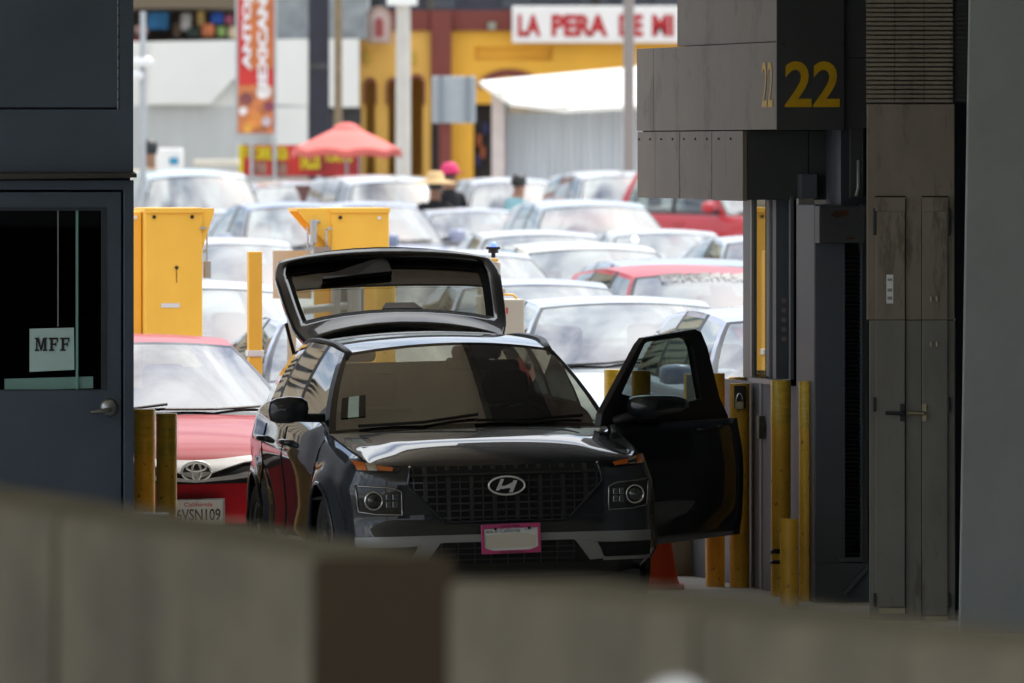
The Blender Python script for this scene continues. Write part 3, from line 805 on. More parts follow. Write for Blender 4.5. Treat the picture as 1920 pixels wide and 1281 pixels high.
# handles, marker, roof rails, struts
for y in (2.02, 2.93):
    for sg in (-1, 1):
        if sg > 0 and y < 2.2: continue
        q = side(sg, y, .905)
        hd = MB().tube([(q.x - sg*.01, y - .11, .905), (q.x + sg*.035, y - .08, .91), (q.x + sg*.04, y, .912), (q.x + sg*.035, y + .08, .91), (q.x - sg*.01, y + .11, .905)], .017, 8)
        obj('door_handle', hd, graphite, hero, smooth=True)
q = side(-1, 1.0, .80, .004)
if q: obj('side_marker', MB().lathe([(.001, .012), (.02, .008), (.024, 0)], 'X', (0, 0, 0), 16), M['amber'], hero, smooth=True, loc=q, rot=(0, 0, R(180)))
for sg in (-1, 1):
    G = []; rows_ = hc['roof']; L = []
    for j, r in enumerate(rows_[:-1]):
        a = sg * .87; m = len(r) - 1; t = (a + 1) / 2 * m; i = min(m - 1, int(t)); L.append(r[i].lerp(r[i+1], t - i))
    G = []
    for j, q in enumerate(L):
        h = .008 + .012 * sstep(0, 2, j) * sstep(len(L) - 1, len(L) - 3, j)
        G.append([q + Vector((sg*dx, 0, h*k)) for dx, k in ((.02, 0), (.018, .8), (.010, 1), (-.010, 1), (-.018, .8), (-.02, 0))])
    f0 = [v + Vector((sg*.01, -.07, -.045)) for v in G[0]]
    obj('roof_rail', MB().grid([f0] + G), M['black'], hero, smooth=True, auto=50)
# windscreen sticker and interior mirror
G = hc['ws']; VV = [0, .04, .1, .2, .4, .6, .8, .9, .96, 1]
def wsp(a, v, off):
    for i in range(len(VV) - 1):
        if v <= VV[i+1]:
            t = (v - VV[i]) / (VV[i+1] - VV[i]); A, B = G[i], G[i+1]; break
    m = len(A) - 1; xs = [q.x / A[-1].x for q in A]
    for j in range(m):
        if a <= xs[j+1]:
            u = (a - xs[j]) / (xs[j+1] - xs[j]); q = A[j].lerp(A[j+1], u).lerp(B[j].lerp(B[j+1], u), t); return q + Vector((0, -.7, .7)) * off
for a0, a1, m_ in ((-.925, -.875, gloss), (-.875, -.80, mat('permit_sticker', (.50, .62, .55), .6, var=.1, scale=30)), (-.80, -.755, gloss)):
    obj('permit_sticker', MB().grid([[wsp(lerp(a0, a1, i/2), v, .006) for i in range(3)] for v in (.17, .24, .31, .38, .42)]), m_, hero, smooth=True)
obj('rear_view_mirror', MB().box(-.02, .22, 1.78, 1.82, 1.29, 1.36).box(.07, .11, 1.76, 1.86, 1.33, 1.41), M['cabin_dark'], hero, bevel=.015)
obj('rear_bench', MB().box(-.60, .60, 2.98, 3.12, .6, 1.315).box(-.5, -.22, 3.0, 3.1, 1.32, 1.40).box(.22, .5, 3.0, 3.1, 1.32, 1.40), mat('rear_bench_olive', (.42, .40, .29), .9, var=.15, scale=5), hero, bevel=.03)
obj('undertray', MB().box(-.62, .62, .3, 3.8, .10, .18), M['cabin_dark'], hero)  # dark box added to hide the sunlit ground beneath the car
obj('front_skirt', MB().box(-.74, .74, .12, .20, .11, .23), M['cabin_dark'], hero)  # added with it, keeps the ground under the nose dark
# ---- raised tailgate
def tg(u, v):
    cy = sitp([(0, 3.66), (.3, 3.92), (.75, 4.33), (.93, 4.47), (1, 4.53), (1.12, 4.60)], v)
    cz = sitp([(0, 1.475), (.3, 1.575), (.75, 1.80), (.93, 1.90), (1, 1.945), (1.12, 1.985)], v)
    hw = sitp([(0, .55), (.3, .615), (.75, .655), (.88, .645), (.96, .625), (1, .605), (1.12, .585)], v)
    dz = sitp([(0, .08), (.3, .06), (.6, .02), (.75, .01), (1, .045), (1.12, .06)], v)
    s_ = math.copysign(abs(u) ** 1, u)
    return Vector((s_ * hw + .03 + .018 * v, cy - .15 * u*u, cz - .036 * min(1, v) - dz * u*u - .018 * u**6))
tgN = Vector((0, -.48, .88))
UU = [-1, -.975, -.94, -.9, -.84, -.7, -.5, -.25, 0, .25, .5, .7, .84, .9, .94, .975, 1]
V1 = [0, .08, .16, .24, .30]; V2 = [.30, .37, .44, .51, .58, .66]; V2b = [.66, .73, .80, .87, .93, .975]; V3 = [.93, .965, 1.0]
tail_black = mat('tailgate_black', (.010, .011, .013), .5, coat=.8, spec=.1)
fr = MB()
fr.grid([[tg(u, v) for u in UU] for v in V1]); fr.grid([[tg(u, v) for u in UU] for v in V3])
for a, b in ((0, 3), (13, 16)): fr.grid([[tg(u, v) for u in UU[a:b+1]] for v in V2 + V2b[1:-1]])
tail = obj('tailgate', fr, tail_black, hero, smooth=True, auto=30)
sol = tail.modifiers.new('thick', 'SOLIDIFY'); sol.thickness = .04; sol.offset = -1.0
gl = obj('tailgate_window', MB().grid([[tg(u, v) - tgN*.006 for u in UU[3:14]] for v in V2]), glassmat('tail_glass', (.42, .45, .40), 1.9), tail, smooth=True)
obj('tailgate_lower_panel', MB().grid([[tg(u, v) - tgN*.006 for u in UU[3:14]] for v in V2b]), gloss, tail, smooth=True)
obj('window_border', MB().grid([[tg(s_*(.90 - .09*k), v) - tgN*.004 for k in range(2)] for v in V2] if False else [[tg(u, v) - tgN*.004 for u in UU[3:14]] for v in (.30, .335)]), gloss, tail, smooth=True)
lipm = MB().grid([[tg(u, 1.0) + Vector((0, .01, 0)) for u in UU], [tg(u*.99, 1.06) + Vector((0, .012, 0)) for u in UU], [tg(u*.985, 1.12) for u in UU], [tg(u*.985, 1.12) + Vector((0, .05, -.05)) for u in UU]])
obj('tailgate_panel', lipm, graphite, tail, smooth=True, auto=60)
obj('tailgate_trim', MB().tube([tg(u, .998) + tgN*.004 for u in [-.97 + 1.94*i/30 for i in range(31)]], .007, 6), graphite, tail, smooth=True)
def tgp(u, v, h): return tg(u, v) + tgN * h
wpts = [((.075, .775), .030), ((.045, .945), .022), ((-.25, .845), .018), ((-.565, .742), .006), ((-.565, .712), .006), ((-.25, .745), .018)]
ring = [tgp(u, v, .030) for (u, v), _ in wpts]; ring0 = [tgp(u, v, .004) for (u, v), _ in wpts]
wm = MB().grid([ring0, ring], closed=True); o_ = len(wm.v); wm.add(ring, [tuple(range(6))])
obj('rear_wiper', wm, M['black'], tail)
obj('panel_seam', MB().tube([tgp(-.80 + 1.6*i/24, .87 - .02*(-1 + i/12)**2, .001) for i in range(25)], .004, 6), M['gap'], tail)
obj('window_rim', MB().tube([tgp(u_, v_, .004) for u_, v_ in [(-.82 + 1.64*i_/20, .66) for i_ in range(21)]], .003, 6), M['gap'], tail)
br = [tgp(u, v, h) for (u, v, h) in ((-.11, .34, .004), (.26, .34, .004), (.20, .41, .004), (-.06, .41, .004))]; br2 = [q + tgN*.025 for q in br]
bm_ = MB().grid([br, br2], closed=True); bm_.add(br2, [(0, 1, 2, 3)])
obj('brake_light', bm_, mat('brown_lens', (.06, .035, .025), .2, coat=1), tail)
for sg in (-1, 1):
    obj('tailgate_seal', MB().grid([[tgp(sg*(.835 + .0325*k), v, .004) for k in range(3)] for v in [.30 + .0525*i_ for i_ in range(13)]]), M['dark_hole'], tail)
    obj('gas_strut', MB().cyl((sg*.575, 3.66, 1.30), (sg*.605, 3.84, 1.53), .011, .011, 10), M['black'], hero, smooth=True)
# ---- open driver door; u runs from hinge to lock edge, z up
PHI = R(50)
dh = (.86, 1.15)
hw_ = (HF.P[0] + dh[0]*HF.c - dh[1]*HF.s, HF.P[1] + dh[0]*HF.s + dh[1]*HF.c)
da_ = math.pi/2 + HF.th - PHI; dux, duy = math.cos(da_), math.sin(da_)
def dp(px, py):
    k = (px - 960) / F; u = (k*hw_[1] - hw_[0]) / (dux - k*duy); z = H - (py - YH) / F * (hw_[1] + u*duy)
    return (u - .02, z - ROLL * (dh[0] + u * math.sin(PHI)))
# outline measured once, in metres along the door
D_out = [dp(1133, 800), dp(1137, 775), dp(1210, 645), dp(1220, 633), dp(1316, 617), dp(1326, 622), dp(1337, 650), dp(1358, 745), dp(1373, 780)]
D_win = [dp(1175, 738), dp(1219, 646), dp(1225, 641), dp(1292, 632), dp(1303, 637), dp(1309, 650), dp(1324, 748), dp(1258, 761)]
D_low = [dp(1373, 780), dp(1378, 850), dp(1376, 945), dp(1382, 1005)]
zb_ = .985
up = [p_ for p_ in D_out] + [(D_out[-1][0] + .005, zb_ - .0)] + [(-.19, zb_)]
door = obj('driver_door', MB().plate(up, [D_win], -.018, .03), M['black'], hero, bevel=.006,
           loc=(dh[0], dh[1], 0), rot=(0, 0, math.pi/2 - PHI))
G = []
for i in range(13):
    z = lerp(zb_, .325, i / 12); row = []
    ur = itp([(D_low[3][1], D_low[3][0]), (D_low[2][1], D_low[2][0]), (D_low[1][1], D_low[1][0]), (D_low[0][1], D_low[0][0])], z)
    ul = itp([(.3, .05), (.55, -.03), (.985, -.19)], z)
    bul = .03 * math.sin(math.pi * sstep(.2, 1.15, z)) - .03 * sstep(.5, .3, z)
    for j in range(15):
        u = lerp(ul, ur, j / 14); zz_ = z + (.04 * (u - .2)) * sstep(.5, .325, z)
        row.append(Vector((u, -.02 - bul, zz_)))
    G.append(row)
ds_ = obj('door_skin', MB().grid(G), graphite, door, smooth=True)
ds_.modifiers.new('t', 'SOLIDIFY').thickness = .05; ds_.modifiers[0].offset = 1
G2 = [[q + Vector((0, -.012, 0)) for q in r] for r in G[9:]]
obj('door_cladding', MB().grid(G2), clad, door, smooth=True).modifiers.new('t', 'SOLIDIFY').thickness = .01
inner = MB().box(-.1, D_low[2][0] - .03, .02, .07, .38, .96)
obj('door_card', inner, M['cabin_dark'], door, bevel=.03)
obj('door_window', MB().plate(D_win, [], .004, .008), glassmat('door_glass', (.50, .56, .54), 1.5), door)
hx_, hz_ = dp(1303, 806)
obj('door_handle', MB().tube([(hx_ - .03, -.05, hz_), (hx_ - .01, -.10, hz_ + .004), (hx_ + .09, -.105, hz_ + .008), (hx_ + .17, -.09, hz_ + .012), (hx_ + .18, -.05, hz_ + .012)], .016, 8), graphite, door, smooth=True)
# mirror on the open door
mx0, mz0 = dp(1166, 783); mx1, mz1 = dp(1256, 738)
mc = ((mx0 + mx1) / 2, -.13, (mz0 + mz1) / 2); hw2, hh2 = (mx1 - mx0) / 2, (mz1 - mz0) / 2
sq = lambda q, e: math.copysign(abs(q) ** e, q)
rings = []
for t, a in ((-.10, .0), (-.10, .55), (-.085, .82), (-.04, .97), (.02, 1), (.06, .94), (.065, .88), (.05, .0)):
    rings.append([(mc[0] + hw2 * sq(math.cos(2*math.pi*k/24), .6) * a, mc[1] + t, mc[2] + hh2 * sq(math.sin(2*math.pi*k/24), .62) * a * (1 - .22*math.cos(2*math.pi*k/24))) for k in range(24)])
mo = obj('wing_mirror', MB().grid(rings, closed=True), graphite, door, smooth=True)
obj('mirror_arm', MB().tube([(mc[0] - hw2 - .05, -.02, mc[2] - hh2 - .02), (mc[0] - hw2*.6, -.08, mc[2] - hh2*.8), (mc[0], -.12, mc[2] - hh2*.7)], .028, 8), M['black'], mo, smooth=True)
# ------------------------------------------------------------------ ground and canopy
def gz(d): return 0.0035 * max(0.0, d - 80)
asph = mat('asphalt', (.42, .41, .385), .9, var=.3, scale=1.2, bump=.2, bscale=40, dirt=((.30, .295, .28), .42, .35, (1, .3, 1)))
slab_m = mat('lane_concrete', (.55, .53, .48), .85, var=.18, scale=1.1, bump=.12, bscale=30, dirt=((.30, .29, .27), .38, 1.3, (1, .4, 1)))
gp = MB()
XS = [-300, -60, -20, 0, 20, 60, 300]
gp.grid([[(x, y, gz(y)) for x in XS] for y in (-120, -40, 0, 40, 60, 80, 120, 180, 240, 320, 700)])
tag(obj('ground', gp, asph), kind='structure')
lp = MB().grid([[(-14, y, .004), (14, y, .004)] for y in (5, 25, 40, 50, 60, 69)])
tag(obj('lane_pavement', lp, slab_m), kind='structure')
canopy_m = mat('canopy_soffit', (.82, .78, .60), .8, var=.04, scale=.6)
cn = thing('canopy', 'deep beige canopy roof sheltering the inspection lane and its booths', 'canopy', (0, 62, 4.8))
cb_ = MB().box(-7.5, 16, -49, 5.8, 0.0, .7)
obj('roof_slab', cb_, canopy_m, cn)
fm = MB().box(-7.5, 16, 5.803, 5.95, -.12, .82); obj('fascia', fm, M['steelgrey'], cn)
obj('overhead_duct', MB().box(0, 3.2, -4, 3.3, -.55, -.003, T=Matrix.Translation((.22, 2.5, 0)) @ Matrix.Rotation(R(9.7), 4, 'Z')), M['charcoal'], cn, bevel=.02)  # unseen box added overhead for the dark reflection in windscreen and tailgate
hl_ = thing('office_building', 'plain dark office wall beside the lane to the right of the booth', 'building', (6, 20, 0))  # unseen wall added to keep bright ground out of the door reflection
obj('wall', MB().box(0, .3, 0, 48, 0, 4.79), mat('office_wall', (.07, .07, .07), .8, var=.2), hl_)
for i in range(5): obj('window', MB().box(-.02, -.003, 4 + 9*i, 8 + 9*i, 1.2, 2.6), M['glass_dark'], hl_)
for x in (-7, 12): obj('support_post', MB().box(x - .3, x + .3, -30, -29.4, -4.8, -.003), M['column'], cn)

# ------------------------------------------------------------------ foreground barriers
def barrier(px, d, th, y0, y1, top, joints, label):
    f_ = Frame(px, d, th)
    t = thing('concrete_barrier', label, 'barrier', (f_.P[0], f_.P[1], 0), f_.th, 'concrete barriers in the foreground')
    prof = [(-.10, 0), (-.10, .10), (-.01, .45), (0, top - .015), (.015, top), (.25, top), (.264, top - .015), (.27, .45), (.36, .10), (.36, 0)]
    cuts = [y0] + [j for j in joints] + [y1]
    for a, b in zip(cuts, cuts[1:]):
        a2, b2 = a + (.018 if a != y0 else 0), b - (.018 if b != y1 else 0)
        rise = lambda y, z: z + (.017 * y if z > 1 and y0 == 0 else 0)
        mb = MB().grid([[(x, y, rise(y, z)) for x, z in prof] for y in (a2, b2)], closed=True)
        n = len(prof); mb.add([(x, a2, rise(a2, z)) for x, z in prof], [tuple(range(n))]); mb.add([(x, b2, rise(b2, z)) for x, z in prof], [tuple(range(n))])
        obj('barrier_block', mb, M['concrete'], t)
    if y0 == 0: obj('end_face', MB().plate([(x, z) for x, z in prof][1:-1], [], -.006, -.001), mat('stained_end', (.042, .028, .015), .9, var=.25, scale=2, dirt=((.028, .018, .01), .4, 1.5, (1, 1, .5))), t)  # thin end plate in a darker brown than the blocks
    return t
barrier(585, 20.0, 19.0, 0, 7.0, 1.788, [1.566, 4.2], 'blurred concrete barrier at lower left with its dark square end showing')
barrier(842, 19.2, 17.0, -8.0, 0, 1.778, [-5.2, -3.0, -1.35], 'blurred concrete barrier running out of the lower right corner')
wp_ = thing('marker_post', 'small blurred white capped post at the bottom edge before the barrier', 'post', (wx(1268, 12), 12, 0))
obj('post', MB().cyl((0, 0, 0), (0, 0, 1.86), .02), M['white'], wp_, smooth=True, auto=40)
obj('cap', MB().lathe([(.001, 1.937), (.02, 1.932), (.03, 1.915), (.032, 1.88), (.02, 1.86)], 'Z', n=20), M['white'], wp_, smooth=True)

# ------------------------------------------------------------------ left booth
B = Frame(251, 63.0, 9.7)
lb_ = thing('inspection_booth', 'dark navy steel booth with a glazed door marked MFF', 'booth', (B.P[0], B.P[1], 0), B.th)
zt = 4.79
eave = B.Z(330); Zp = lambda py: B.Z(py); Xp = lambda px: B.X(px)
# door wall with its opening
dl, dr, dtop = Xp(-90), Xp(232), Zp(356)
obj('front_wall', MB().plate([(-2.6, 0), (0, 0), (0, Zp(338)), (-2.6, Zp(338))], [[(dl, .02), (dr, .02), (dr, dtop), (dl, dtop)]], 0, .10), M['navy_panel'], lb_, bevel=.004)
obj('body', MB().box(-2.6, -.006, .102, .16, Zp(338), zt - .003).box(-.10, -.004, .17, 4.2, 0, zt - .003).box(-2.6, -2.5, .17, 4.2, 0, zt - .003).box(-2.49, -.11, 4.1, 4.2, 0, zt - .003).box(-2.49, -.11, .17, 4.09, 0, .06), M['navy_dark'], lb_)
obj('upper_panel', MB().box(-2.6, Xp(222), .03, .10, Zp(202), zt - .004), M['navy_panel'], lb_, bevel=.004)
obj('fascia_frame', MB().plate([(-2.6, Zp(326)), (0, Zp(326)), (0, zt - .006), (Xp(225), zt - .006), (Xp(225), Zp(205.5)), (-2.6, Zp(205.5))], [], .018, .10), M['navy_panel'], lb_, bevel=.003)
sg_ = MB(); zs = Zp(205); z_ = zs
while z_ < zt - .1: sg_.cyl((Xp(222.6), .034, z_), (Xp(222.6), .034, z_ + .05), .005, n=8); z_ += .058
obj('hinge', sg_, M['steelgrey'], lb_)
dm_ = MB().add([(-2.6, -.09, Zp(344)), (.004, -.09, Zp(333)), (.004, -.09, Zp(326) - .0), (-2.6, -.09, Zp(326)), (-2.6, .017, Zp(338)), (.004, .017, Zp(330)), (.004, .017, Zp(322)), (-2.6, .017, Zp(322))],
               [(0, 1, 2, 3), (3, 2, 6, 7), (0, 4, 5, 1), (1, 5, 6, 2), (0, 3, 7, 4), (4, 7, 6, 5)])
obj('drip_flashing', dm_, mat('brown_flashing', (.05, .043, .038), .5, var=.15), lb_)
# door leaf
wl, wr_, wt, wb = Xp(-40), Xp(196), Zp(393), Zp(731)
door_l = obj('door', MB().plate([(dl + .005, .03), (dr - .012, .03), (dr - .012, dtop - .012), (dl + .005, dtop - .012)], [[(wl, wb), (wr_, wb), (wr_, wt), (wl, wt)]], .012, .07), M['navy_panel'], lb_, bevel=.003)
obj('door_glass', MB().box(wl, wr_, .04, .046, wb, wt), glassmat('door_pane', (.22, .27, .27), 1.2), door_l)
obj('glazing_bead', MB().plate([(wl - .012, wb - .0), (wr_ + .012, wb - .0), (wr_ + .012, wt + .012), (wl - .012, wt + .012)], [[(wl + .006, wb + .004), (wr_ - .018, wb + .004), (wr_ - .018, wt - .006), (wl + .006, wt - .006)]], .008, .013), M['navy_dark'], door_l)
inn = mat('booth_interior', (.10, .105, .11), .8, var=.4, scale=2)
obj('interior_back', MB().box(-2.45, -.12, 1.8, 1.84, .1, 3.2), inn, lb_)
obj('interior_mullion', MB().box(Xp(145) - .004, Xp(145) + .008, .022, .039, wb, wt), mat('teal_edge', (.20, .42, .38), .3), lb_)  # narrow teal strip just in front of the door glass
obj('interior_mullion', MB().box(Xp(109), Xp(111), .026, .033, Zp(612), wt), M['steelgrey'], lb_)  # thinner grey strip before the glass, above the notice
lv = MB()
for i in range(9): lv.box(Xp(40), Xp(80), .06, .07, 1.5 + i*.02, 1.508 + i*.02)
obj('interior_grille', lv, M['cabin'], lb_)
# handle
hx1, hz1 = Xp(205), Zp(768)
obj('door_handle', MB().lathe([(.001, -.03), (.034, -.03), (.05, -.012), (.052, 0)], 'Y', (hx1, .012, hz1 + .012), 20).tube([(hx1, -.03, hz1), (hx1 - .03, -.055, hz1 - .004), (hx1 - .11, -.05, hz1 - .012)], [.014, .013, .009], 8), M['alloy'], door_l, smooth=True, auto=50)
# notices on the glass
pp = thing('paper_notice', 'square white paper reading MFF taped inside the booth door glass', 'notice', (B.P[0], B.P[1], 0), B.th)
x0, x1, z0, z1 = Xp(57), Xp(141), Zp(696), Zp(615)
obj('sheet', MB().plate([(x0, z0 - .003), (x1, z0 + .008), (x1 - .003, z1 + .002), (x0, z1 - .004)], [], .034, .037), M['sheet_paper'], pp)
lt = MB()
def blk(pts): lt.plate(pts, [], .030, .0338)
def letterF(a, b, c, d):
    w_ = b - a; s_ = (d - c)
    blk([(a, c), (a + w_*.58, c), (a + w_*.58, c + s_*.12), (a, c + s_*.12)]); blk([(a + w_*.16, c + s_*.12), (a + w_*.44, c + s_*.12), (a + w_*.44, d - s_*.14), (a + w_*.16, d - s_*.14)])
    blk([(a, d - s_*.14), (b, d - s_*.14), (b, d), (a, d)]); blk([(b - w_*.14, d - s_*.32), (b, d - s_*.32), (b, d - s_*.14), (b - w_*.14, d - s_*.14)])
    blk([(a + w_*.44, c + s_*.44), (a + w_*.72, c + s_*.44), (a + w_*.72, c + s_*.57), (a + w_*.44, c + s_*.57)]); blk([(a + w_*.72, c + s_*.34), (a + w_*.82, c + s_*.34), (a + w_*.82, c + s_*.67), (a + w_*.72, c + s_*.67)])
def letterM(a, b, c, d):
    w_, s_ = b - a, d - c
    for l, r in ((0, .34), (.66, 1)): blk([(a + w_*l, c), (a + w_*r, c), (a + w_*r, c + s_*.12), (a + w_*l, c + s_*.12)])
    blk([(a + w_*.10, c + s_*.12), (a + w_*.22, c + s_*.12), (a + w_*.22, d), (a, d), (a, d - s_*.12), (a + w_*.10, d - s_*.12)])
    blk([(a + w_*.74, c + s_*.12), (a + w_*.92, c + s_*.12), (a + w_*.92, d - s_*.12), (b, d - s_*.12), (b, d), (a + w_*.74, d)])
    blk([(a + w_*.22, d), (a + w_*.22, d - s_*.25), (a + w_*.46, c + s_*.04), (a + w_*.58, c + s_*.04), (a + w_*.5, c + s_*.34), (a + w_*.34, d)])
    blk([(a + w_*.66, d), (a + w_*.5, c + s_*.34), (a + w_*.58, c + s_*.04), (a + w_*.74, d - s_*.3), (a + w_*.74, d)])
zc0, zc1 = Zp(658), Zp(633)
letterM(Xp(66.5), Xp(90), zc0, zc1); letterF(Xp(93), Xp(110), zc0, zc1); letterF(Xp(114), Xp(131.5), zc0, zc1)
obj('lettering', lt, M['blackpaint'], pp)
ps = thing('paper_strip', 'long pale teal paper strip along the bottom of the booth door glass', 'notice', (B.P[0], B.P[1], 0), B.th)
obj('strip', MB().plate([(Xp(10), Zp(732)), (Xp(176), Zp(728)), (Xp(176), Zp(706)), (Xp(10), Zp(710))], [], .034, .037), mat('teal_paper', (.20, .36, .34), .8, var=.06), ps)

# ------------------------------------------------------------------ right booth (lane 22)
Q = Frame(1455, 63.0, 9.7)
rb = thing('inspection_booth', 'brown and charcoal steel booth numbered 22 over the lane', 'booth', (Q.P[0], Q.P[1], 0), Q.th)
qz = lambda py, y=0: Q.Z(py, 0, y)
z22b, zmid = qz(243), qz(79)
obj('side_panel', MB().box(0, .05, .006, 2.4, z22b, zmid).box(.001, .05, 2.403, 3.76, z22b, zmid).box(.0, .05, 3.763, 4.3, z22b, zmid), M['brushed'], rb, bevel=.002)
obj('upper_side_panel', MB().box(.02, .07, .006, 3.1, zmid + .004, zt - .003), M['brushed'], rb, bevel=.002)
xr22 = Q.X(1582)
obj('number_panel', MB().box(0, xr22, -.02, .004, z22b - .003, zt - .005), M['charcoal'], rb, bevel=.003)
pr = rb.children[-1]
sc_ = MB()
for px in (1468, 1578): sc_.cyl((Q.X(px), -.024, qz(83)), (Q.X(px), -.018, qz(83)), .007, n=10)
obj('panel_screw', sc_, M['black'], rb)
nz0, nz1 = qz(201), qz(115)
obj('lane_number', MB().text('22', Q.X(1470), Q.X(1573), nz0, nz1, -.0235, bold=.02), M['yellow22'], rb)
# the same numeral on the lane face: letters run along Y
ya, yb_ = .085, .40
obj('side_number', MB().text('22', 0, 1, nz0, nz1, 0, bold=.008, mp=lambda x, y, z: (-.003, lerp(yb_, ya, x), z)), M['yellow22'], rb)
obj('core', MB().box(.052, 1.2, .008, 4.28, z22b + .01, zmid - .09).box(.075, 1.2, .008, 3.08, zmid - .085, zt - .008), M['charcoal'], rb)
zl0 = Q.Z(375, 0, 1.0)
for a, b in ((1.0, 1.93), (1.945, 2.93), (2.945, 3.72), (3.725, 4.3)):
    obj('lower_side_panel', MB().box(.004, .03, a, b, zl0 - (.006 if a < 1.5 else 0), z22b - .006), M['brushed'], rb, bevel=.002)
for i in range(9):
    obj('rivet', MB().cyl((.0035, 1.35 + .36*i, z22b - .05), (-.003, 1.35 + .36*i, z22b - .05), .006, n=10), M['cabin'], rb)
xs_ = Q.X(1517, 1.0)
obj('lower_front_panel', MB().box(.034, xs_ - .003, 1.0, 1.03, zl0, z22b - .004).box(xs_ + .003, Q.X(1606, 1.0), 1.0, 1.03, zl0, z22b - .004), M['charcoal'], rb, bevel=.002)
obj('lower_core', MB().box(.034, 1.2, 1.035, 4.28, zl0 + .02, z22b + .008), M['dark_hole'], rb)
obj('sensor_box', MB().box(Q.X(1501, .9), Q.X(1533, .9), .90, .998, Q.Z(372, 0, .9), Q.Z(326, 0, .9)), M['slate'], rb, bevel=.006)
obj('back_column', MB().box(xr22 + .004, Q.X(1628), .10, .2, 0.0, Q.Z(62)).box(xr22 + .02, Q.X(1628), .25, .6, 0, zt - .004), M['navy_dark'], rb)
obj('recess_panel', MB().box(Q.X(1598), Q.X(1622), .06, .098, Q.Z(372), Q.Z(190)).box(Q.X(1604), Q.X(1624), .04, .098, Q.Z(235), Q.Z(160)), M['charcoal'], rb, bevel=.004)
obj('conduit', MB().tube([(Q.X(1611), .03, Q.Z(300)), (Q.X(1611), .03, Q.Z(352)), (Q.X(1607), .03, Q.Z(368))], .008, 8), M['galv'], rb, smooth=True)
# lower cabin seen past the fascia
zw = Q.Z(712, .2, 1.0)
y1_ = 1.8
obj('window_post', MB().box(.20, .245, 1.75, 1.80, zw, zl0 + .018), M['steelgrey'], rb)
obj('window_post', MB().box(Q.X(1443, 1.4), Q.X(1452, 1.4), 1.38, 1.42, zw, zl0 + .018), M['steelgrey'], rb)
obj('window_sill', MB().box(.19, .26, 1.0, 1.8, zw - .03, zw - .004), M['steelgrey'], rb)
obj('window_pane', MB().box(.215, .221, 1.42, 1.75, zw, zl0 + .018), M['glass_booth'], rb)
obj('dark_frame', MB().box(Q.X(1452, 1.2), Q.X(1481, 1.2), 1.15, 1.25, zw, zl0 + .018).box(Q.X(1481, 1.0), Q.X(1487, 1.0), .98, 1.03, zw, zl0 + .018), M['slate'], rb)
obj('dark_interior', MB().box(Q.X(1483, 1.3), Q.X(1500, 1.3), 1.3, 1.34, .3, zl0 + .018), M['dark_hole'], rb)
obj('light_post', MB().box(Q.X(1497, .6), Q.X(1527, .6), .60, .66, Q.Z(718, 0, .6) - .8, Q.Z(372, 0, .6)), mat('post_aluminium', (.28, .265, .24), .4, .4, var=.25, scale=3, stretch=(4, 4, .5)), rb, bevel=.004)
obj('post_notice', MB().box(Q.X(1500, .59), Q.X(1517, .59), .585, .598, Q.Z(650, 0, .59), Q.Z(553, 0, .59)), mat('faded_notice', (.34, .31, .29), .7, var=.1), rb)
nl = MB()
for i in range(5): nl.box(Q.X(1504), Q.X(1512), .581, .584, Q.Z(640 - i*18, 0, .58), Q.Z(632 - i*18, 0, .58))
obj('notice_marks', nl, mat('notice_ink', (.24, .19, .18), .7), rb)
obj('cabin_wall', MB().box(.28, .30, .7, 4.2, 0, zw - .035).box(.62, 1.2, .66, 4.2, 0, zl0 + .018), M['slate'], rb)
# equipment column
ec = thing('equipment_column', 'blue grey steel column with a long dark louvre and rusty junction box', 'cabinet', (Q.P[0], Q.P[1], 0), Q.th)
E0 = -.02
ex = lambda px: Q.X(px, E0)
obj('column_body', MB().box(ex(1527), ex(1582), E0, .5, .0, Q.Z(384)).box(ex(1616), ex(1628), E0 + .02, .06, 0, Q.Z(384)), M['slate'], ec, bevel=.008)
obj('louvre_back', MB().box(ex(1582), ex(1616), .02, .06, Q.Z(1046), Q.Z(455)), M['dark_hole'], ec)
lv = MB(); py = 468
while py < 1044: lv.add([(ex(1584), E0, Q.Z(py + 4)), (ex(1614), E0, Q.Z(py + 4)), (ex(1614), .018, Q.Z(py)), (ex(1584), .018, Q.Z(py))], [(0, 1, 2, 3)]); py += 8.2
lo = obj('louvre', lv, M['black'], ec); lo.modifiers.new('t', 'SOLIDIFY').thickness = .003
obj('louvre_frame', MB().box(ex(1580), ex(1584), E0 - .006, .02, Q.Z(1050), Q.Z(455)).box(ex(1613.5), ex(1617), E0 - .006, .02, Q.Z(1050), Q.Z(455)).box(ex(1570), ex(1617), E0 - .012, .02, Q.Z(1054), Q.Z(1046)), M['slate'], ec)
obj('junction_box', MB().box(ex(1527), ex(1613), -.16, E0 - .004, Q.Z(456), Q.Z(386)), mat('peeling_box', (.055, .06, .063), .5, .1, var=.2, dirt=((.26, .25, .23), .43, 3.3, (1, 1, 1.6))), ec, bevel=.006)
obj('rust_patch', MB().plate([(ex(1548), Q.Z(404)), (ex(1560), Q.Z(408)), (ex(1583), Q.Z(402)), (ex(1580), Q.Z(394)), (ex(1556), Q.Z(396))], [], -.1615, -.159).plate([(ex(1576), Q.Z(449)), (ex(1592), Q.Z(448)), (ex(1590), Q.Z(444)), (ex(1578), Q.Z(445))], [], -.1615, -.159), M['rust'], ec)
obj('brace', MB().box(-.012, .012, -.06, -.03, 0, .2, T=Matrix.Translation((ex(1582), 0, Q.Z(1112))) @ Matrix.Rotation(R(42), 4, 'Y')), M['slate'], ec)
obj('base_block', MB().box(ex(1527), ex(1630), -.03, .0, 0, Q.Z(1056)), M['slate'], ec, bevel=.006)
